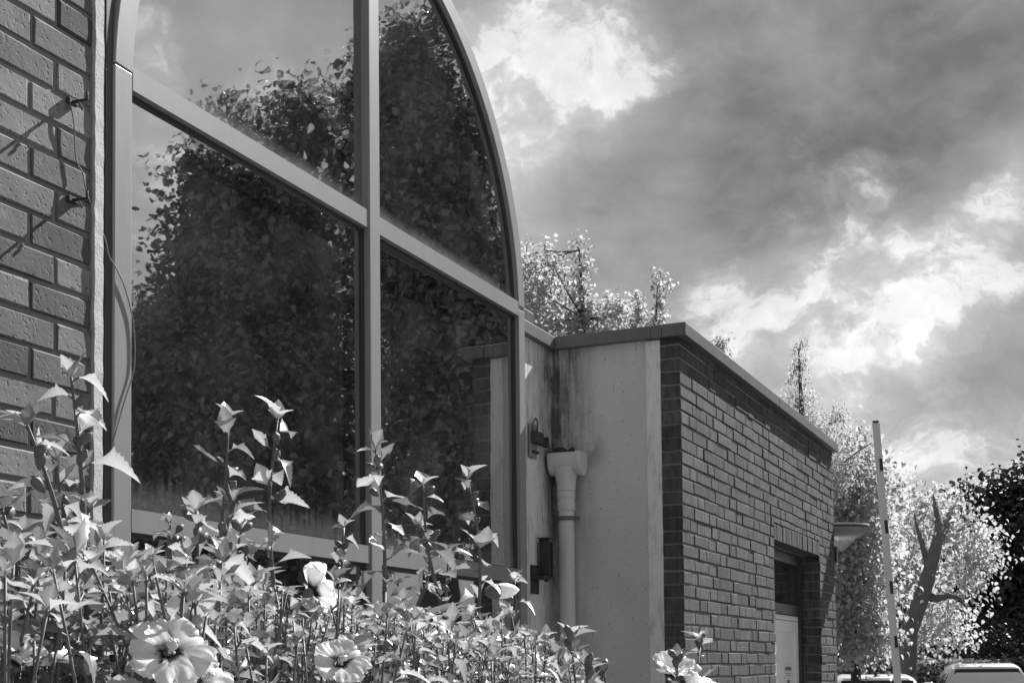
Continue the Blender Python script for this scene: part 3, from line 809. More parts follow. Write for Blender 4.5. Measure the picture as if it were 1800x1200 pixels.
def petal_grid(nu=25, nv=14):
    V, F, tv = [], [], []
    for j in range(nv):
        v = j/(nv-1)
        w = .12+.74*math.sin(min(1, v*1.2)*math.pi/2)**1.0
        if v > .85: w *= math.sqrt(max(.05, 1-((v-.85)/.19)**2))
        for i in range(nu):
            u = -1+2*i/(nu-1)
            x = w*u; y = v*(1-.10*u*u*v)
            z = .34*v-.30*v*v+.08*abs(u)**1.5*v + .055*v*v*math.sin(u*7.5+v*4) + .05*v**3*math.sin(u*19+1)
            V.append((x, y, z)); tv.append(v)
    for j in range(nv-1):
        for i in range(nu-1): a = j*nu+i; F.append((a, a+1, a+nu+1, a+nu))
    return np.array(V), F, np.array(tv)
def m_petal():
    m, t, p = material('white_petal'); v = t.attr('vein')
    o = t.obj()
    st = t.noise(o, 180, 3, .6)
    eye = t.mr(t.m('ADD', v, t.m('MULTIPLY', t.m('SUBTRACT', st, .5), .30)), .20, .35, .03, 1.)
    c = t.m('MULTIPLY', t.m('MULTIPLY', eye, .92), t.m('ADD', .88, t.m('MULTIPLY', st, .2)))
    col = t.mixc(0, c, c)
    t.put(p.inputs['Base Color'], col); p.inputs['Roughness'].default_value = .6
    tr = t.new('ShaderNodeBsdfTranslucent'); t.l.new(col, tr.inputs['Color'])
    mx = t.new('ShaderNodeMixShader'); mx.inputs[0].default_value = .48
    t.l.new(p.outputs[0], mx.inputs[1]); t.l.new(tr.outputs[0], mx.inputs[2])
    t.l.new(mx.outputs[0], t.n['Material Output'].inputs['Surface'])
    return m
PETAL = m_petal()
def flower(c, face, R, parent, openness=1.0, seed=1):
    r_ = random.Random(seed)
    c = np.array(c, float); f = unit(face); a = unit(np.cross(f, [.3, .2, 1.])); b = np.cross(f, a)
    gv, gf, gt = petal_grid(); V, F, T = [], [], []
    for k in range(5):
        w = 2*math.pi*k/5+r_.uniform(-.12, .12); ax = a*math.cos(w)+b*math.sin(w); bx = np.cross(f, ax)
        s = R*r_.uniform(.92, 1.06); tilt = (1-openness)*1.0+r_.uniform(-.08, .1)
        out = ax*math.cos(tilt)+f*math.sin(tilt); up = f*math.cos(tilt)-ax*math.sin(tilt)
        lift = .0012*k
        base = len(V)
        for x, y, z in gv: V.append(c+s*(x*bx+y*out+z*up)+f*lift+bx*abs(x)*0+up*(x*.10*s))
        F += [tuple(base+i for i in q) for q in gf]; T += list(gt)
    me = bpy.data.meshes.new('flower'); me.from_pydata([tuple(p-OFF[parent.name]) for p in V], [], F)
    at_ = me.attributes.new('vein', 'FLOAT', 'POINT'); at_.data.foreach_set('value', np.array(T, dtype=np.float32))
    me.polygons.foreach_set('use_smooth', [True]*len(F))
    o = link(me, 'flower', PETAL, parent)
    s = MB(); s.tube([c, c+f*R*.25, c+f*R*.45+b*R*.05, c+f*R*.62+b*R*.09], [R*.05, R*.075, R*.11, R*.05], 8)
    rr = random.Random(seed+3)
    for k in range(26):
        h = rr.uniform(.18, .55); w = rr.uniform(0, 6.28); q = c+f*R*h+b*R*.07*h
        d = a*math.cos(w)+b*math.sin(w); s.tube([q, q+d*R*.14+f*R*.03], [.0006, .0016], 4)
    s.build('stamen_column', m_plain('cream_pollen', .7, .7, .1, 50, .2, 200), o, smooth=True)
    g = MB(); g.tube([c-f*R*.35, c-f*R*.2, c-f*R*.02, c+f*R*.1], [R*.05, R*.15, R*.2, R*.12], 8); g.build('calyx', STEM, o, smooth=True)
    return o
def bud(c, d, L, parent, pale=True):
    c = np.array(c, float); d = unit(d)
    b = MB(); b.tube([c+d*L*x for x in (.0, .15, .4, .65, .85, 1.)], [L*x for x in (.09, .17, .22, .21, .14, .03)], 10)
    o = b.build('bud', PETAL if pale else STEM, parent, smooth=True)
    at_ = o.data.attributes.new('vein', 'FLOAT', 'POINT'); at_.data.foreach_set('value', np.full(len(o.data.vertices), .8, dtype=np.float32))
    g = MB(); g.tube([c-d*L*.12, c+d*L*.05, c+d*L*.3], [L*.06, L*.19, L*.225], 8, cap=False); g.build('calyx', STEM, o, smooth=True)

SHRUBS = [  # centre x, spread of x, top height, label
    (.72, (.40, .96), 1.655, 'hibiscus shrub at the far left with three tall shoots against the brick wall'),
    (1.14, (.96, 1.33), 1.645, 'hibiscus shrub bearing the largest white dark eyed flower'),
    (1.50, (1.33, 1.70), 1.632, 'hibiscus shrub below the wide left pane with the tall single shoot and one open flower'),
    (1.90, (1.70, 2.10), 1.622, 'hibiscus shrub in front of the window mullion with three leafy shoots'),
    (2.28, (2.10, 2.48), 1.585, 'hibiscus shrub with a closed white bud by the right window jamb')]
TALL = {0: [((125, 640), (150, 1000), .95), ((48, 725), (128, 1050), .9), ((4, 872), (40, 1100), .92), ((100, 790), (165, 1020), 1.05)],
        1: [((402, 716), (380, 1040), .98), ((345, 878), (345, 1060), .95), ((410, 860), (350, 1120), .9), ((300, 900), (330, 1050), 1.2)],
        2: [((488, 716), (488, 1080), .98), ((425, 905), (440, 1060), 1.1)],
        3: [((660, 768), (676, 1040), .98), ((744, 832), (775, 1060), .98), ((605, 905), (600, 1060), 1.2), ((735, 905), (735, 1060), 1.1)],
        4: [((822, 820), (842, 1070), .98), ((905, 1000), (900, 1150), 1.0), ((790, 950), (790, 1100), 1.1)]}
FLOWERS = [(on_y(296, 1150, .715), unit([-.42, -.62, .62]), .0325, 1, 1., 3), (on_y(352, 1203, .73), unit([-.1, -.8, .6]), .030, 1, .8, 9),
           (on_y(597, 1168, .715), unit([-.5, -.6, .6]), .027, 2, .95, 5), (on_y(545, 1040, .80), unit([.72, -.45, .45]), .030, 2, .55, 7),
           (on_y(28, 1170, .80), unit([.1, -.5, .8]), .026, 0, .4, 8)]
def clear_of_flowers(P):                                    # leaves dropped along the line of sight from camera to each open flower
    P = np.array(P); ok = np.ones(len(P), bool)
    for c, f, R, si, op, sd in FLOWERS:
        d = P-c; g = unit(EYE-c); u = np.clip(d@g, -.015, .6); ok &= np.linalg.norm(d-u[:, None]*g, axis=1) > R*1.25+.012
    return ok
HG = 'hibiscus shrubs of the bed in front of the window'
def hedge():
    roots = []
    for si, (cx, (xa, xb), zt, lab) in enumerate(SHRUBS):
        random.seed(100+si)
        root = thing('hibiscus_shrub', lab, 'shrub', (cx, 1.15, .06), HG); roots.append(root)
        st = MB(); LP, LA, LN, LS = [], [], [], []
        n = int(410*(xb-xa)/.37)
        for k in range(n):
            x = random.uniform(xa-.04, xb+.04); y = .74+.86*random.random()**1.15
            if y < .95 and x > 2.30*(y/.95): continue
            if x > 2.36: continue
            z = zt-abs(random.gauss(0, .075))-.01-.03*max(0, (y-1.2))-.03*max(0, min(1, (x-1.3)/.5))
            if random.random() < .10: z += random.uniform(.0, .05)
            if y < .95: z = 1.5+(z-1.5)*(y/.95)**1.3-.02
            b = np.array([cx+(x-cx)*.45, 1.15+(y-1.15)*.5, .30])
            mid = np.array([x+random.uniform(-.05, .05), y+random.uniform(-.05, .05), z-.38])
            st.tube([b, (b+mid)/2+rng.normal(0, .02, 3), mid], [.008, .006, .0032], 5)
            shoot(mid, (x+random.uniform(-.03, .03), y+random.uniform(-.03, .03), z), rng.normal(0, .012, 2), .0, 24, (random.uniform(.021, .036) if random.random() < .9 else .045)*min(1., y/.92), st, LP, LA, LN, LS, .0030)
        st.tube([(cx, 1.15, .03), (cx, 1.15, .35)], [.03, .022], 8)
        for k in range(7):
            w = 6.28*k/7; st.tube([(cx, 1.15, .25), (cx+.09*math.cos(w), 1.15+.16*math.sin(w), .62), (cx+.14*math.cos(w), 1.15+.3*math.sin(w), 1.05)], [.018, .013, .008], 6)
        kp = clear_of_flowers(LP); LP, LA, LN, LS = [np.array(q)[kp] for q in (LP, LA, LN, LS)]
        leaf_mesh('foliage', LEAF, root, LP, LA, LN, LS, HIBS)
        st.build('branchwork', STEM, root, smooth=True)
        for (tp, bp, Y) in TALL[si]:
            tip = on_y(tp[0], tp[1]+22, Y); low = on_y(bp[0], bp[1], Y)
            s2 = MB(); P2, A2, N2, S2 = [], [], [], []
            L = tip[2]-low[2]
            n_l = max(7, int(L/.0165))
            shoot(low, tip, rng.normal(0, .008, 2), .0, n_l, random.uniform(.034, .043), s2, P2, A2, N2, S2, .0036)
            s2.tube([(low[0]+(cx-low[0])*.35, low[1]+.05, .55), low], [.005, .0036], 6)
            for k in range(4):                          # small green buds in the axils
                u = random.uniform(.45, .95); q = low*(1-u)+tip*u; w = random.uniform(0, 6.28); d = unit([math.cos(w), math.sin(w), .8])
                s2.tube([q, q+d*.008, q+d*.015, q+d*.021], [.0015, .005, .0055, .001], 6)
            leaf_mesh('shoot', [LEAF, STEM], root, P2, A2, N2, S2, HIBS, extra=s2)
    for c, f, R, si, op, sd in FLOWERS: flower(c, f, R, roots[si], op, sd)
    q = on_y(858, 1040, .98); bud(q, unit([.75, -.55, .08]), .062, roots[4])
    # low young plants poking up at the right-hand end of the bed
    for nm, cxy, tips, fl in (('young hibiscus plant with one small tuft in front of the drainpipe foot', (2.62, .95), [((1003, 1112), .95), ((975, 1150), 1.0), ((1030, 1165), .9)], None),
                              ('smallest young hibiscus plant below the blank rendered wall', (2.85, .95), [((1062, 1172), .95)], None),
                              ('young hibiscus plant with white half open flowers at the brick corner', (3.12, .95), [((1232, 1122), .95), ((1190, 1150), .9)], ((1182, 1190), (1225, 1205)))):
        root = thing('hibiscus_plant', nm, 'shrub', (cxy[0], cxy[1], .06), 'young hibiscus plants at the end of the bed')
        st = MB(); LP, LA, LN, LS = [], [], [], []
        for (tp, Y) in tips:
            tip = on_y(tp[0], tp[1]+8, Y)
            shoot((cxy[0]+random.uniform(-.05, .05), cxy[1], tip[2]-.55), tip, (.0, .0), .15, 16, .055, st, LP, LA, LN, LS, .005)
            st.tube([(cxy[0], cxy[1], .05), (cxy[0], cxy[1], tip[2]-.54)], [.011, .006], 6)
            for k in range(3):
                d = unit([random.uniform(-1, 1), random.uniform(-1, 1), 1.2]); q = tip-np.array([0, 0, .012*k]); st.tube([q, q+d*.012, q+d*.022, q+d*.032], [.002, .007, .008, .001], 7)
        if 'tuft' in nm:
            for k in range(16):
                tip = on_y(random.uniform(930, 1040), random.uniform(1150, 1230), random.uniform(.85, 1.2))
                shoot((cxy[0]+random.uniform(-.15, .1), tip[1], tip[2]-.4), tip, (0, 0), .1, 11, .05, st, LP, LA, LN, LS, .004)
        leaf_mesh('foliage', LEAF, root, LP, LA, LN, LS, HIBS); st.build('branchwork', STEM, root, smooth=True)
        if fl:
            flower(on_y(fl[0][0], fl[0][1], .95), unit([-.35, -.35, .95]), .062, root, .35, 13)
            flower(on_y(fl[1][0], fl[1][1]+12, .93), unit([.4, -.3, .9]), .05, root, .4, 14)
hedge()

# ------------------------------------------------------------------ trees
def crown_points(blobs, clump, rad, per):
    P, out, tone = [], [], []
    for (c, r, n) in blobs:
        c = np.array(c, float); r = np.array(r, float)
        for k in range(n):
            d = unit(rng.normal(0, 1, 3)); q = c+d*r*rng.random()**.38
            pts = q+rng.normal(0, rad, (per, 3))*np.array([1, 1, .8])
            P.append(pts); out.append(np.repeat(d[None], per, 0))
            tone.append(np.clip(rng.random()*.75+rng.random(per)*.4-.08, 0, 1))
    return np.concatenate(P), np.concatenate(out), np.concatenate(tone)
def tree(name, label, base, trunk, blobs, lsize, mat, per=16, rad=.18, droop=.2, tpl=None, group=None, limbs=True, trunk_mat=None, keep=None, branches=()):
    base = np.array(base, float)
    root = thing(name, label, 'tree', base, group)
    b = MB(); b.tube([p for p, r in trunk], [r for p, r in trunk], 9)
    for br_ in branches: b.tube([p for p, r in br_], [r for p, r in br_], 7)
    if limbs:
        tp = [np.array(p, float) for p, r in trunk]
        for (c, r, n) in blobs:
            c = np.array(c, float); i = min(range(1, len(tp)), key=lambda k: np.linalg.norm(tp[k]-c)+max(0, tp[k][2]-c[2])*2)
            s = tp[i]; rr = max(.012, trunk[i][1]*.5)
            b.tube([s, s*.5+c*.5+np.array([0, 0, -.1])*np.linalg.norm(c-s)*.4, c], [rr, rr*.7, rr*.35], 6)
            for k in range(4):
                d = unit(rng.normal(0, 1, 3)); b.tube([c, c+d*np.array(r)*.5+[0, 0, .05], c+d*np.array(r)*.9], [rr*.35, rr*.22, rr*.1], 5)
    b.build('trunk', trunk_mat or BARK, root, smooth=True)
    P, O, TN = crown_points(blobs, None, rad, per)
    if keep is not None:
        k_ = keep(P); P, O, TN = P[k_], O[k_], TN[k_]
    n = len(P)
    A = O*.6+rng.normal(0, .6, (n, 3))+np.array([0, 0, -droop]); N = np.array([0, 0, 1.])+O*.5+rng.normal(0, .38, (n, 3))
    leaf_mesh('crown', mat, root, P, A, N, lsize*rng.uniform(.6, 1.35, n), tpl or LIMES, tone=TN)
    return root

def px_blobs(lst, depth, dens):
    """crown lobes: pixel centre, pixel radii, at a distance"""
    out = []
    for px, py, rx, ry, dd in lst:
        z = depth+dd; s = z/FPX
        out.append((at(px, py, z), (rx*s, rx*s, ry*s), max(3, int(dens*rx*ry/1000))))
    return out
def foot(px, depth): p = at(px, 1160, depth); return np.array([p[0], p[1], 0.])

def spire(px0, py0, px1, py1, depth, w):                      # a whippy vertical shoot: lobes from base to tip
    out = []; n = 9
    for i in range(n):
        u = (i+.5)/n; z = depth
        s = z/FPX; r = w*(1-u*.55)*s
        out.append((at(px0+(px1-px0)*u+random.uniform(-.6, .6)*w*(1-u*.6), py0+(py1-py0)*u, z), (r*1.5, r*1.5, abs(py1-py0)/n*.5*s), max(3, int(w*1.1*(1.2-u)))))
    return out
def background_trees():
    d = 17.
    T = at(1000, 700, d)
    bl = px_blobs([(940, 500, 36, 66, 0), (925, 450, 14, 36, 1), (958, 440, 7, 26, -.3), (975, 470, 10, 40, -.5), (950, 560, 60, 50, 0), (1010, 560, 45, 45, .5), (1060, 560, 40, 40, 0), (1085, 550, 18, 28, -.4), (990, 640, 120, 60, 0), (1080, 640, 80, 60, 1)], d, 26)
    bl += spire(1026, 600, 1016, 420, d, 9)
    f = foot(990, d)
    tree('birch_tree', 'pale feathery tree rising behind the rendered wall next to the arch', f,
         [(f, .16), (at(992, 900, d), .13), (at(1000, 700, d), .09), (at(1026, 560, d), .03), (at(1018, 440, d), .01)], bl, .05, LEAF_PALE, 15, .08, .5, LIMES, 'pale trees behind the extension')
    f = foot(1130, d+3)
    bl = spire(1110, 620, 1122, 508, d+3, 8)+spire(1152, 610, 1157, 474, d+3, 7)+px_blobs([(1090, 585, 25, 22, 0), (1130, 585, 40, 18, 0), (1170, 640, 60, 50, 0), (1175, 500, 5, 12, 0)], d+3, 60)
    tree('birch_tree', 'slender tree with two whippy tips above the corner of the rendered wall', f,
         [(f, .14), (at(1135, 800, d+3), .1), (at(1150, 620, d+3), .03), (at(1156, 500, d+3), .008)], bl, .058, LEAF_PALE, 9, .05, .5, LIMES, 'pale trees behind the extension', limbs=False)
    f = foot(1235, d+1)
    bl = spire(1225, 650, 1278, 588, d+1, 11)+px_blobs([(1230, 660, 35, 35, 0)], d+1, 50)
    tree('birch_tree', 'small tree whose single twig shows above the brick coping', f,
         [(f, .1), (at(1225, 800, d+1), .07), (at(1235, 650, d+1), .02), (at(1270, 600, d+1), .006)], bl, .055, LEAF_PALE, 14, .06, .2, SLIMS, 'pale trees behind the extension', limbs=False)
    dc = 19.
    f = foot(1420, dc)
    bl = spire(1402, 650, 1410, 596, dc, 4)+px_blobs([(1403, 652, 8, 16, 0), (1404, 672, 15, 12, 0), (1388, 690, 12, 7, .2), (1420, 695, 13, 8, -.2), (1406, 700, 17, 14, 0), (1385, 716, 14, 9, 0), (1428, 722, 15, 9, .2), (1408, 730, 26, 16, 0), (1378, 742, 14, 10, .3), (1436, 748, 15, 10, 0), (1410, 765, 40, 24, 0), (1470, 745, 16, 30, 0), (1476, 715, 7, 8, 0), (1460, 830, 50, 60, 0)], dc, 95)
    tree('conifer_tree', 'pointed cone shaped tree with a bent tip behind the sloping coping', f,
         [(f, .16), (at(1415, 850, dc), .1), (at(1408, 700, dc), .03), (at(1404, 620, dc), .012), (at(1409, 598, dc), .006)], bl, .05, LEAF_PALE, 9, .06, .35, SLIMS, 'trees beyond the end of the extension', limbs=False)
    dw = 20.
    f = foot(1500, dw)
    bl = px_blobs([(1500, 830, 42, 40, 0), (1520, 880, 40, 50, .5), (1480, 900, 30, 60, 0), (1540, 850, 14, 40, -.5), (1500, 960, 50, 60, 0), (1490, 1040, 50, 60, 0), (1530, 1010, 30, 60, .8), (1505, 1110, 55, 50, 0), (1490, 780, 20, 24, 0)], dw, 42)
    tree('weeping_tree', 'pale weeping tree behind the wall lamp and the barrier boom', f,
         [(f, .09), (at(1505, 1050, dw+.6), .06), (at(1512, 930, dw+.4), .04), (at(1500, 840, dw), .03)], bl, .07, LEAF_PALE, 14, .2, .8, LIMES, 'trees beyond the end of the extension')
    MBt = MB()
    dl = 25.
    f = at(1583, 1162, dl); f[2] = 0
    bl = px_blobs([(1640, 900, 48, 36, .5), (1600, 950, 26, 60, 1.2), (1680, 930, 40, 40, -.8), (1700, 985, 34, 50, 0), (1690, 1000, 34, 40, 1.2), (1600, 1030, 22, 50, -1), (1725, 960, 18, 40, 0), (1625, 880, 26, 20, 0), (1665, 1070, 40, 40, 1.5), (1640, 1110, 60, 35, 2)], dl+.8, 26)
    tree('leaning_tree', 'pale drooping tree with a thick dark leaning trunk behind the parked cars', f,
         [(f, .2), (at(1597, 1110, dl-.5), .17), (at(1624, 1040, dl-.8), .135), (at(1642, 975, dl-.8), .11), (at(1652, 930, dl-.5), .085), (at(1646, 895, dl), .05), (at(1640, 868, dl), .015)], bl, .082, LEAF_PALE, 14, .25, .8, LIMES, 'trees beyond the end of the extension', limbs=False, trunk_mat=BARK_GREY, branches=(
             [(at(1643, 965, dl-.7), .10), (at(1662, 925, dl-.4), .07), (at(1672, 895, dl), .04), (at(1690, 870, dl+.3), .015)],
             [(at(1624, 1045, dl-.7), .10), (at(1645, 1052, dl-.8), .075), (at(1668, 1046, dl-.9), .055), (at(1688, 1052, dl-1.), .03), (at(1700, 1070, dl-1.), .012)],
             [(at(1634, 1000, dl-.7), .07), (at(1622, 960, dl-.3), .05), (at(1612, 925, dl), .03), (at(1606, 895, dl+.2), .012)],
             [(at(1668, 910, dl-.2), .04), (at(1690, 905, dl), .03), (at(1712, 925, dl), .012)],
             [(at(1606, 1090, dl-.4), .09), (at(1630, 1030, dl+.2), .06), (at(1642, 1000, dl+.5), .03)]))
    f = at(1592, 1162, dl+3); f[2] = 0
    bl = px_blobs([(1580, 1000, 30, 50, 0), (1560, 1060, 30, 50, 0), (1590, 1080, 30, 50, 0)], dl+3, 14)
    tree('thin_tree', 'thin dark stemmed tree just right of the barrier boom', f,
         [(f, .11), (at(1588, 1090, dl+3), .1), (at(1582, 1020, dl+3), .09), (at(1576, 985, dl+3), .06)], bl, .08, LEAF_MID, 12, .22, .5, SLIMS, 'trees beyond the end of the extension')
    dd = 41.
    f = foot(1850, dd)
    bl = px_blobs([(1790, 910, 75, 70, 0), (1745, 960, 60, 70, .8), (1720, 890, 40, 26, .4), (1850, 900, 90, 90, 0), (1800, 1000, 100, 90, -1.5), (1770, 1060, 80, 70, .5), (1840, 1090, 110, 70, 0), (1745, 1020, 45, 60, 1)], dd, 24)
    tree('dark_tree', 'dense dark broadleaf tree filling the right edge', f,
         [(f, .4), (at(1845, 1080, dd), .33), (at(1840, 980, dd), .2), (at(1830, 900, dd), .1)], bl, .17, LEAF_DARK, 26, .42, .25, LIMES, 'trees beyond the end of the extension')
    # bushes and far foliage behind the car park
    for i, (px, py, rx, ry, dep, mt, lab) in enumerate((
            (1500, 1120, 50, 60, 27, LEAF_MID, 'tangled bush below the wall lamp beside the brick corner'),
            (1640, 1130, 90, 34, 40, LEAF_MID, 'far grey green thicket behind the railings'),
            (1760, 1120, 60, 34, 36, LEAF_DARK, 'dark bush under the dense tree behind the right car'))):
        f = foot(px, dep); bl = px_blobs([(px+random.uniform(-.6, .6)*rx, py+random.uniform(-.5, .5)*ry, rx*.55, ry*.7, random.uniform(-1, 1)) for _ in range(7)], dep, 22)
        bl = [(np.array(c), r, n) for c, r, n in bl]
        tree('bush', lab, f, [(f, .08), (f+[0, 0, .7], .05)], bl, .09, mt, 16, .2, .2, LIMES, 'bushes round the car park')
background_trees()

# trees across the path from the window: the photograph shows them mirrored in the glass
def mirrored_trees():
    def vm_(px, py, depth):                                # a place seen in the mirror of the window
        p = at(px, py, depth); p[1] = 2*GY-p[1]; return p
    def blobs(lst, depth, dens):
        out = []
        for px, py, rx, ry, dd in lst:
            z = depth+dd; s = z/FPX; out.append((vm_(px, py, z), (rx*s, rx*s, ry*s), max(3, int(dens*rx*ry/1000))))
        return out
    def keep(P):                                            # crown cut by view angle, so it stays outside the camera frame
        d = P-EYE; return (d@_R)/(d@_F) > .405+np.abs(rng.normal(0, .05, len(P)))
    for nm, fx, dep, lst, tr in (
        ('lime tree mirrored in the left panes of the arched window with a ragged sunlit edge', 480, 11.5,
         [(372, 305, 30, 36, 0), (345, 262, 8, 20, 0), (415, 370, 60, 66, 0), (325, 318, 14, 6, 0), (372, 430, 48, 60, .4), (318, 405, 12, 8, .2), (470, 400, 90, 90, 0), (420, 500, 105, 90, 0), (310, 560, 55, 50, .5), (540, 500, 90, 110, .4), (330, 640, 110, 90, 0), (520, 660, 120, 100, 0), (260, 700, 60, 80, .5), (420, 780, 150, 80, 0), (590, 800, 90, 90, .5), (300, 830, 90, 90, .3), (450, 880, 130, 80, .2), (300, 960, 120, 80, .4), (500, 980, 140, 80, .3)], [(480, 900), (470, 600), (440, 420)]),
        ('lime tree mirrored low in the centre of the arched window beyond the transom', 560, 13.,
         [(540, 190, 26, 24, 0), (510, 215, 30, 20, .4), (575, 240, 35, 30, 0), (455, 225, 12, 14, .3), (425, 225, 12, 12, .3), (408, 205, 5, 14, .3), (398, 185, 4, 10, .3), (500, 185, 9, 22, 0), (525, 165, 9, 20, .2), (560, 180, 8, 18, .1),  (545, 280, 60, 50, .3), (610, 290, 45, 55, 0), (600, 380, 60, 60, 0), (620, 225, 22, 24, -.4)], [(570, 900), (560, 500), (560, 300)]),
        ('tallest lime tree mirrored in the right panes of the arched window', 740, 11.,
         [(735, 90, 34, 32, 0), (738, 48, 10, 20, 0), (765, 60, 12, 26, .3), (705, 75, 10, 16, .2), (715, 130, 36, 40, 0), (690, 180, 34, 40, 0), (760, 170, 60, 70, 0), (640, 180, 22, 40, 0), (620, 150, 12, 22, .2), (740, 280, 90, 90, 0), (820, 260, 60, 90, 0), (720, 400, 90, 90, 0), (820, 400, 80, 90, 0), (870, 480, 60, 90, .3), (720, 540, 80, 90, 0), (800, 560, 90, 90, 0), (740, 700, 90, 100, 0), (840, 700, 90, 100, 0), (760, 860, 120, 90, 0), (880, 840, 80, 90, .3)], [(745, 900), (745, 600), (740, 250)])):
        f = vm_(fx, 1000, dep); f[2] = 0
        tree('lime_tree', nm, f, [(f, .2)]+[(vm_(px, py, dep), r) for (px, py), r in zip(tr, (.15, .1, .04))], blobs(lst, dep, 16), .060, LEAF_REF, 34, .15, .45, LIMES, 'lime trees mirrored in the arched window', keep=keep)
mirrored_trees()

# ------------------------------------------------------------------ car park: hedge, railings, barrier, cars
def hedge_row(name, label, xy0, xy1, h, w, mat, n):
    a, b = np.array(xy0, float), np.array(xy1, float); t_ = b-a; L = np.linalg.norm(t_); t_ /= L; s = np.array([-t_[1], t_[0]])
    root = thing(name, label, 'hedge', (*((a+b)/2), 0))
    u = rng.uniform(0, L, n); v = rng.uniform(-1, 1, n); z = h*(.15+.85*rng.random(n)**.6)+rng.normal(0, .03, n)
    P = np.stack([a[0]+t_[0]*u+s[0]*v*w, a[1]+t_[1]*u+s[1]*v*w, z], 1)
    O = np.stack([s[0]*v, s[1]*v, (z/h)**2], 1)
    leaf_mesh('foliage', mat, root, P, O+rng.normal(0, .6, (n, 3)), np.array([0, 0, 1.])+O+rng.normal(0, .4, (n, 3)), .10*rng.uniform(.7, 1.3, n), LIMES)
    k = MB()
    for i in range(14):
        q = a+t_*L*(i+.5)/14; k.tube([(q[0], q[1], 0), (q[0]+.05, q[1], h*.8)], [.03, .012], 5)
    k.build('branchwork', BARK, root)
def g_at(px, depth): p = at(px, 1165, depth); return p[:2]
hedge_row('clipped_hedge', 'low clipped hedge with sunlit top behind the two parked cars', g_at(1440, 30), g_at(1720, 33), 1.50, .5, LEAF_MID, 9000)
hedge_row('clipped_hedge', 'dark clipped hedge at the far right behind the hatchback', g_at(1722, 33.5), g_at(1900, 35), 1.52, .5, LEAF_DARK, 5000)

def railings():
    for lab, p0, p1, dep, zt in (('pale metal railings on the far side under the trees', 1655, 1752, 40., 1.74), ('short stretch of railings seen behind the leaning trunk', 1592, 1612, 38., 1.68)):
        a, b = g_at(p0, dep), g_at(p1, dep+1); L = np.linalg.norm(b-a); t_ = (b-a)/L
        root = thing('metal_railings', lab, 'railings', (*((a+b)/2), 0), 'far railings')
        pal = MB(); n = int(L/.085)
        for i in range(n):
            q = a+t_*L*(i+.5)/n; pal.box(q[0]-.012, q[0]+.012, q[1]-.022, q[1]+.022, .1, zt+.02*((i*7) % 3)/3)
        pal.build('paling', WHITE, root)
        for z in (.3, zt-.16): MB().tube([(a[0], a[1], z), (b[0], b[1], z)], .02, 6).build('rail', FRAME, root)
        for i in range(3):
            q = a+t_*L*i/2*.98; MB().box(q[0]-.04, q[0]+.04, q[1]-.04, q[1]+.04, 0, zt+.1).build('post', WHITE, root, bevel=.005)
railings()

def barrier():
    dep = 14.5
    top = at(1539.5, 743, dep); low = at(1578, 1200, dep)
    d = unit(top-low); piv = low-d*((low[2]-.95)/d[2])
    root = thing('parking_barrier', 'white raised parking barrier boom with small dark stripes', 'barrier', (piv[0], piv[1], 0))
    s = unit(np.cross(d, [0, 0, 1.])); side = unit(np.array([_R[0], _R[1], 0])); side = unit(side-d*(side@d)); f = np.cross(d, side)
    def bar(b, p, q, w, t_):
        vs = [c+side*sx*w+f*sy*t_ for c in (p, q) for sx, sy in ((-1, -1), (1, -1), (1, 1), (-1, 1))]
        b.add(vs, [(0, 1, 2, 3)[::-1], (4, 5, 6, 7)]+[(i, (i+1) % 4, 4+(i+1) % 4, 4+i) for i in range(4)])
    b = MB(); bar(b, piv-d*.25, top, .036, .022); b.build('boom', WHITE, root, bevel=.006)
    for (p0, p1) in (((1546, 806), (1548.2, 828)), ((1554.5, 914), (1556.5, 937)), ((1562, 1021), (1564.5, 1043)), ((1570.5, 1117), (1572, 1138))):
        r = MB(); q0, q1 = at(*p0, dep), at(*p1, dep)
        t0 = (q0-piv)@d; t1 = (q1-piv)@d
        vs = MB(); bar(vs, piv+d*t1+side*.0135-f*.0025*0, piv+d*t0+side*.0135, .0165, .026); vs.build('reflector', DARKM, root)
    MB().box(top[0]-.03, top[0]+.03, top[1]-.03, top[1]+.03, top[2]+.002, top[2]+.02).build('end_cap', DARKM, root)
    c = MB(); c.box(piv[0]-.17, piv[0]+.17, piv[1]-.15, piv[1]+.15, 0, 1.1); c.build('cabinet', m_plain('barrier_paint', .5, .4, .05, 5, 0), root, bevel=.02)
barrier()

# a bare twig from the weeping tree beside the boom
def twig():
    a, b = at(1484, 812, 14.7), at(1533, 778, 14.5)
    MB().tube([a, a*.5+b*.5+np.array([0, 0, .012]), b], [.008, .006, .005], 6).build('bare_twig', RUST, bpy.data.objects['parking_barrier'])
twig()

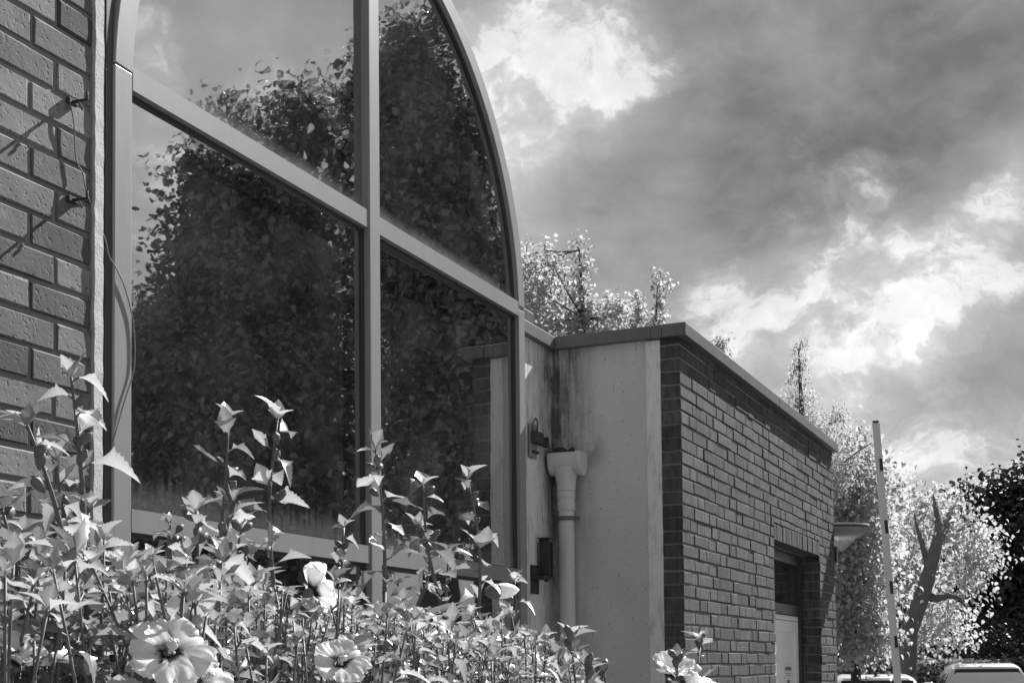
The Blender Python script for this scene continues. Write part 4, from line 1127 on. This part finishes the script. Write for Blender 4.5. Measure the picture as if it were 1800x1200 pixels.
def car(label, nm, rear, heading, W, H, paint, antenna):
    """rear: ground point under the middle of the tail; heading: unit xy towards the nose"""
    h = np.array([heading[0], heading[1], 0.]); sd = np.array([h[1], -h[0], 0.])
    root = thing(nm, label, 'car', (rear[0], rear[1], 0), 'cars in the car park')
    o = np.array([rear[0], rear[1], 0.])
    P = lambda x, y, z: o+h*x+sd*y+np.array([0, 0, z])
    hw = W/2
    belt = H*.63
    # (x, roof z, half width at roof)
    S = [(0., .62, .80), (.05, belt-.1, .86), (.12, belt, .90), (.24, H*.84, .80), (.38, H*.955, .73), (.6, H*.99, .72), (1.2, H, .72), (1.9, H*.985, .72), (2.3, H*.95, .71), (2.75, H*.80, .74), (3.15, belt+.04, .82), (3.7, belt-.06, .80), (4.0, belt-.17, .74), (4.1, .5, .68)]
    ring = []
    for x, z, r in S:
        bz = min(belt, z-.03); lo = .24 if .1 < x < 4.05 else .36
        wv = hw*(1 if .15 < x < 3.6 else .95 if x < 3.9 else .85)
        wr = hw*r if z > belt else wv*.92
        half = [(wv*.90, lo), (wv, .5), (wv*.995, bz), (wr, z-.05 if z > belt+.06 else z-.012), (wr-.10, z), ]
        ring.append([P(x, y, zz) for y, zz in half]+[P(x, -y, zz) for y, zz in half[::-1]])
    b = MB(); n = 10; vs = [p for r in ring for p in r]
    b.add(vs, [(i*n+k, i*n+(k+1) % n, (i+1)*n+(k+1) % n, (i+1)*n+k) for i in range(len(S)-1) for k in range(n)]+[tuple(range(n))[::-1], tuple(range((len(S)-1)*n, len(S)*n))])
    body = b.build('body', paint, root, bevel=.015); smooth_by_angle(body, 38)
    CG = car_glass
    def plate(name, quad, parent, mt, th=.012):
        q = [np.array(p) for p in quad]; nrm = unit(np.cross(q[1]-q[0], q[3]-q[0]))
        ctr = sum(q)/4
        if nrm@(ctr-P(1.6, 0, .8)) < 0: nrm = -nrm
        MB().add([p+nrm*th for p in q]+[p-nrm*.02 for p in q], [(0, 1, 2, 3), (4, 7, 6, 5)]+[(i, 4+i, 4+(i+1) % 4, (i+1) % 4) for i in range(4)]).build(name, mt, parent, bevel=.006)
    r1 = hw*.73
    plate('rear_window', [P(.135, hw*.80, belt+.03), P(.135, -hw*.80, belt+.03), P(.335, -r1+.05, H*.925), P(.335, r1-.05, H*.925)], root, CG)
    plate('windscreen', [P(3.10, hw*.76, belt+.07), P(3.10, -hw*.76, belt+.07), P(2.40, -r1+.10, H*.935), P(2.36, r1-.10, H*.935)], root, CG)
    for sg in (1, -1):
        def side_pt(x, f):
            # between belt and roof edge
            zr = np.interp(x, [s[0] for s in S], [s[1] for s in S])-.05; rr = hw*np.interp(x, [s[0] for s in S], [s[2] for s in S])
            z0 = belt+.02; return P(x, sg*(hw*.985+(rr-hw*.985)*f), z0+(zr-.03-z0)*f)
        plate('side_window', [side_pt(.42, .06), side_pt(1.22, .06), side_pt(1.22, .95), side_pt(.6, .9)], root, CG)
        plate('side_window', [side_pt(1.30, .06), side_pt(2.72, .06), side_pt(2.32, .92), side_pt(1.30, .95)], root, CG)
        for x in (.72, 3.3):
            w = MB(); c0 = P(x, sg*(hw-.17), .31); c1 = P(x, sg*(hw+.012), .31); w.tube([c0, c1], .31, 22)
            wo = w.build('wheel', tyre, root, bevel=.02)
            MB().tube([P(x, sg*(hw+.0), .31), P(x, sg*(hw+.018), .31)], .2, 18).build('rim', FRAME, wo, bevel=.01)
        MB().box(*np.sort([P(2.5, sg*(hw+.05), 0)[0]-.06, P(2.5, sg*(hw+.05), 0)[0]+.06]), *np.sort([P(2.5, sg*(hw+.05), 0)[1]-.09, P(2.5, sg*(hw+.05), 0)[1]+.09]), belt+.02, belt+.16).build('mirror', paint, root, bevel=.03)
        plate('tail_light', [P(.03, sg*hw*.90, .68), P(.03, sg*hw*.68, .68), P(.10, sg*hw*.70, belt-.02), P(.10, sg*hw*.93, belt-.02)], root, DARKM, .02)
        plate('headlight', [P(4.06, sg*hw*.74, .60), P(4.06, sg*hw*.45, .60), P(4.0, sg*hw*.45, belt-.2), P(4.0, sg*hw*.76, belt-.2)], root, WHITE, .02)
    MB().tube([P(-.03, -.26, .45), P(-.03, .26, .45)], .055, 6).build('number_plate', WHITE, root)
    if antenna:
        MB().tube([P(antenna, 0, H-.02), P(antenna, 0, H+.012)], .025, 8).build('antenna', DARKM, root)
        a = MB(); a.tube([P(antenna, 0, H+.01), P(antenna-.05, 0, H+.2)], .006, 5); a.build('antenna', DARKM, root)
car_glass, _t, _p = material('car_glass'); _p.inputs['Base Color'].default_value = (.02, .02, .02, 1); _p.inputs['Roughness'].default_value = .03
tyre = m_plain('tyre_rubber', .02, .8, .2, 20, .1, 60)
CARP = m_plain('white_car_paint', .78, .22, .03, 4, 0); CARP.node_tree.nodes['Principled BSDF'].inputs['Coat Weight'].default_value = .6
SILV = m_plain('silver_car_paint', .62, .25, .03, 4, 0); SILV.node_tree.nodes['Principled BSDF'].inputs['Coat Weight'].default_value = .6
hd = unit(np.array([_F[0]+.22*_R[0], _F[1]+.22*_R[1]]))
q = at(1738, 1165, 26.); car('white hatchback at the right edge showing its rear window and roof', 'hatchback_car', q, hd, 1.72, 1.475, CARP, None)
hd2 = unit(np.array([_F[0]+.16*_R[0], _F[1]+.16*_R[1]]))
q = at(1545, 1165, 21.); car('white car with a roof aerial beside the barrier boom, only its roof showing', 'parked_car', q, hd2, 1.62, 1.325, CARP, .55)

# the extension stands a little behind the plane of the window frame and is 5.5 % larger than first drawn:
# each of its things is scaled about the camera, in size and place alike
EXT_K = 1.055
for o in [o for o in bpy.data.objects if o.parent is None and (o.name.split('.')[0] in ('brick_extension', 'drainpipe', 'iron_bracket', 'gate_hinge', 'wall_lamp'))]:
    o.scale = (EXT_K,)*3
    o.location.x *= EXT_K; o.location.y *= EXT_K; o.location.z = o.location.z*EXT_K-.0825
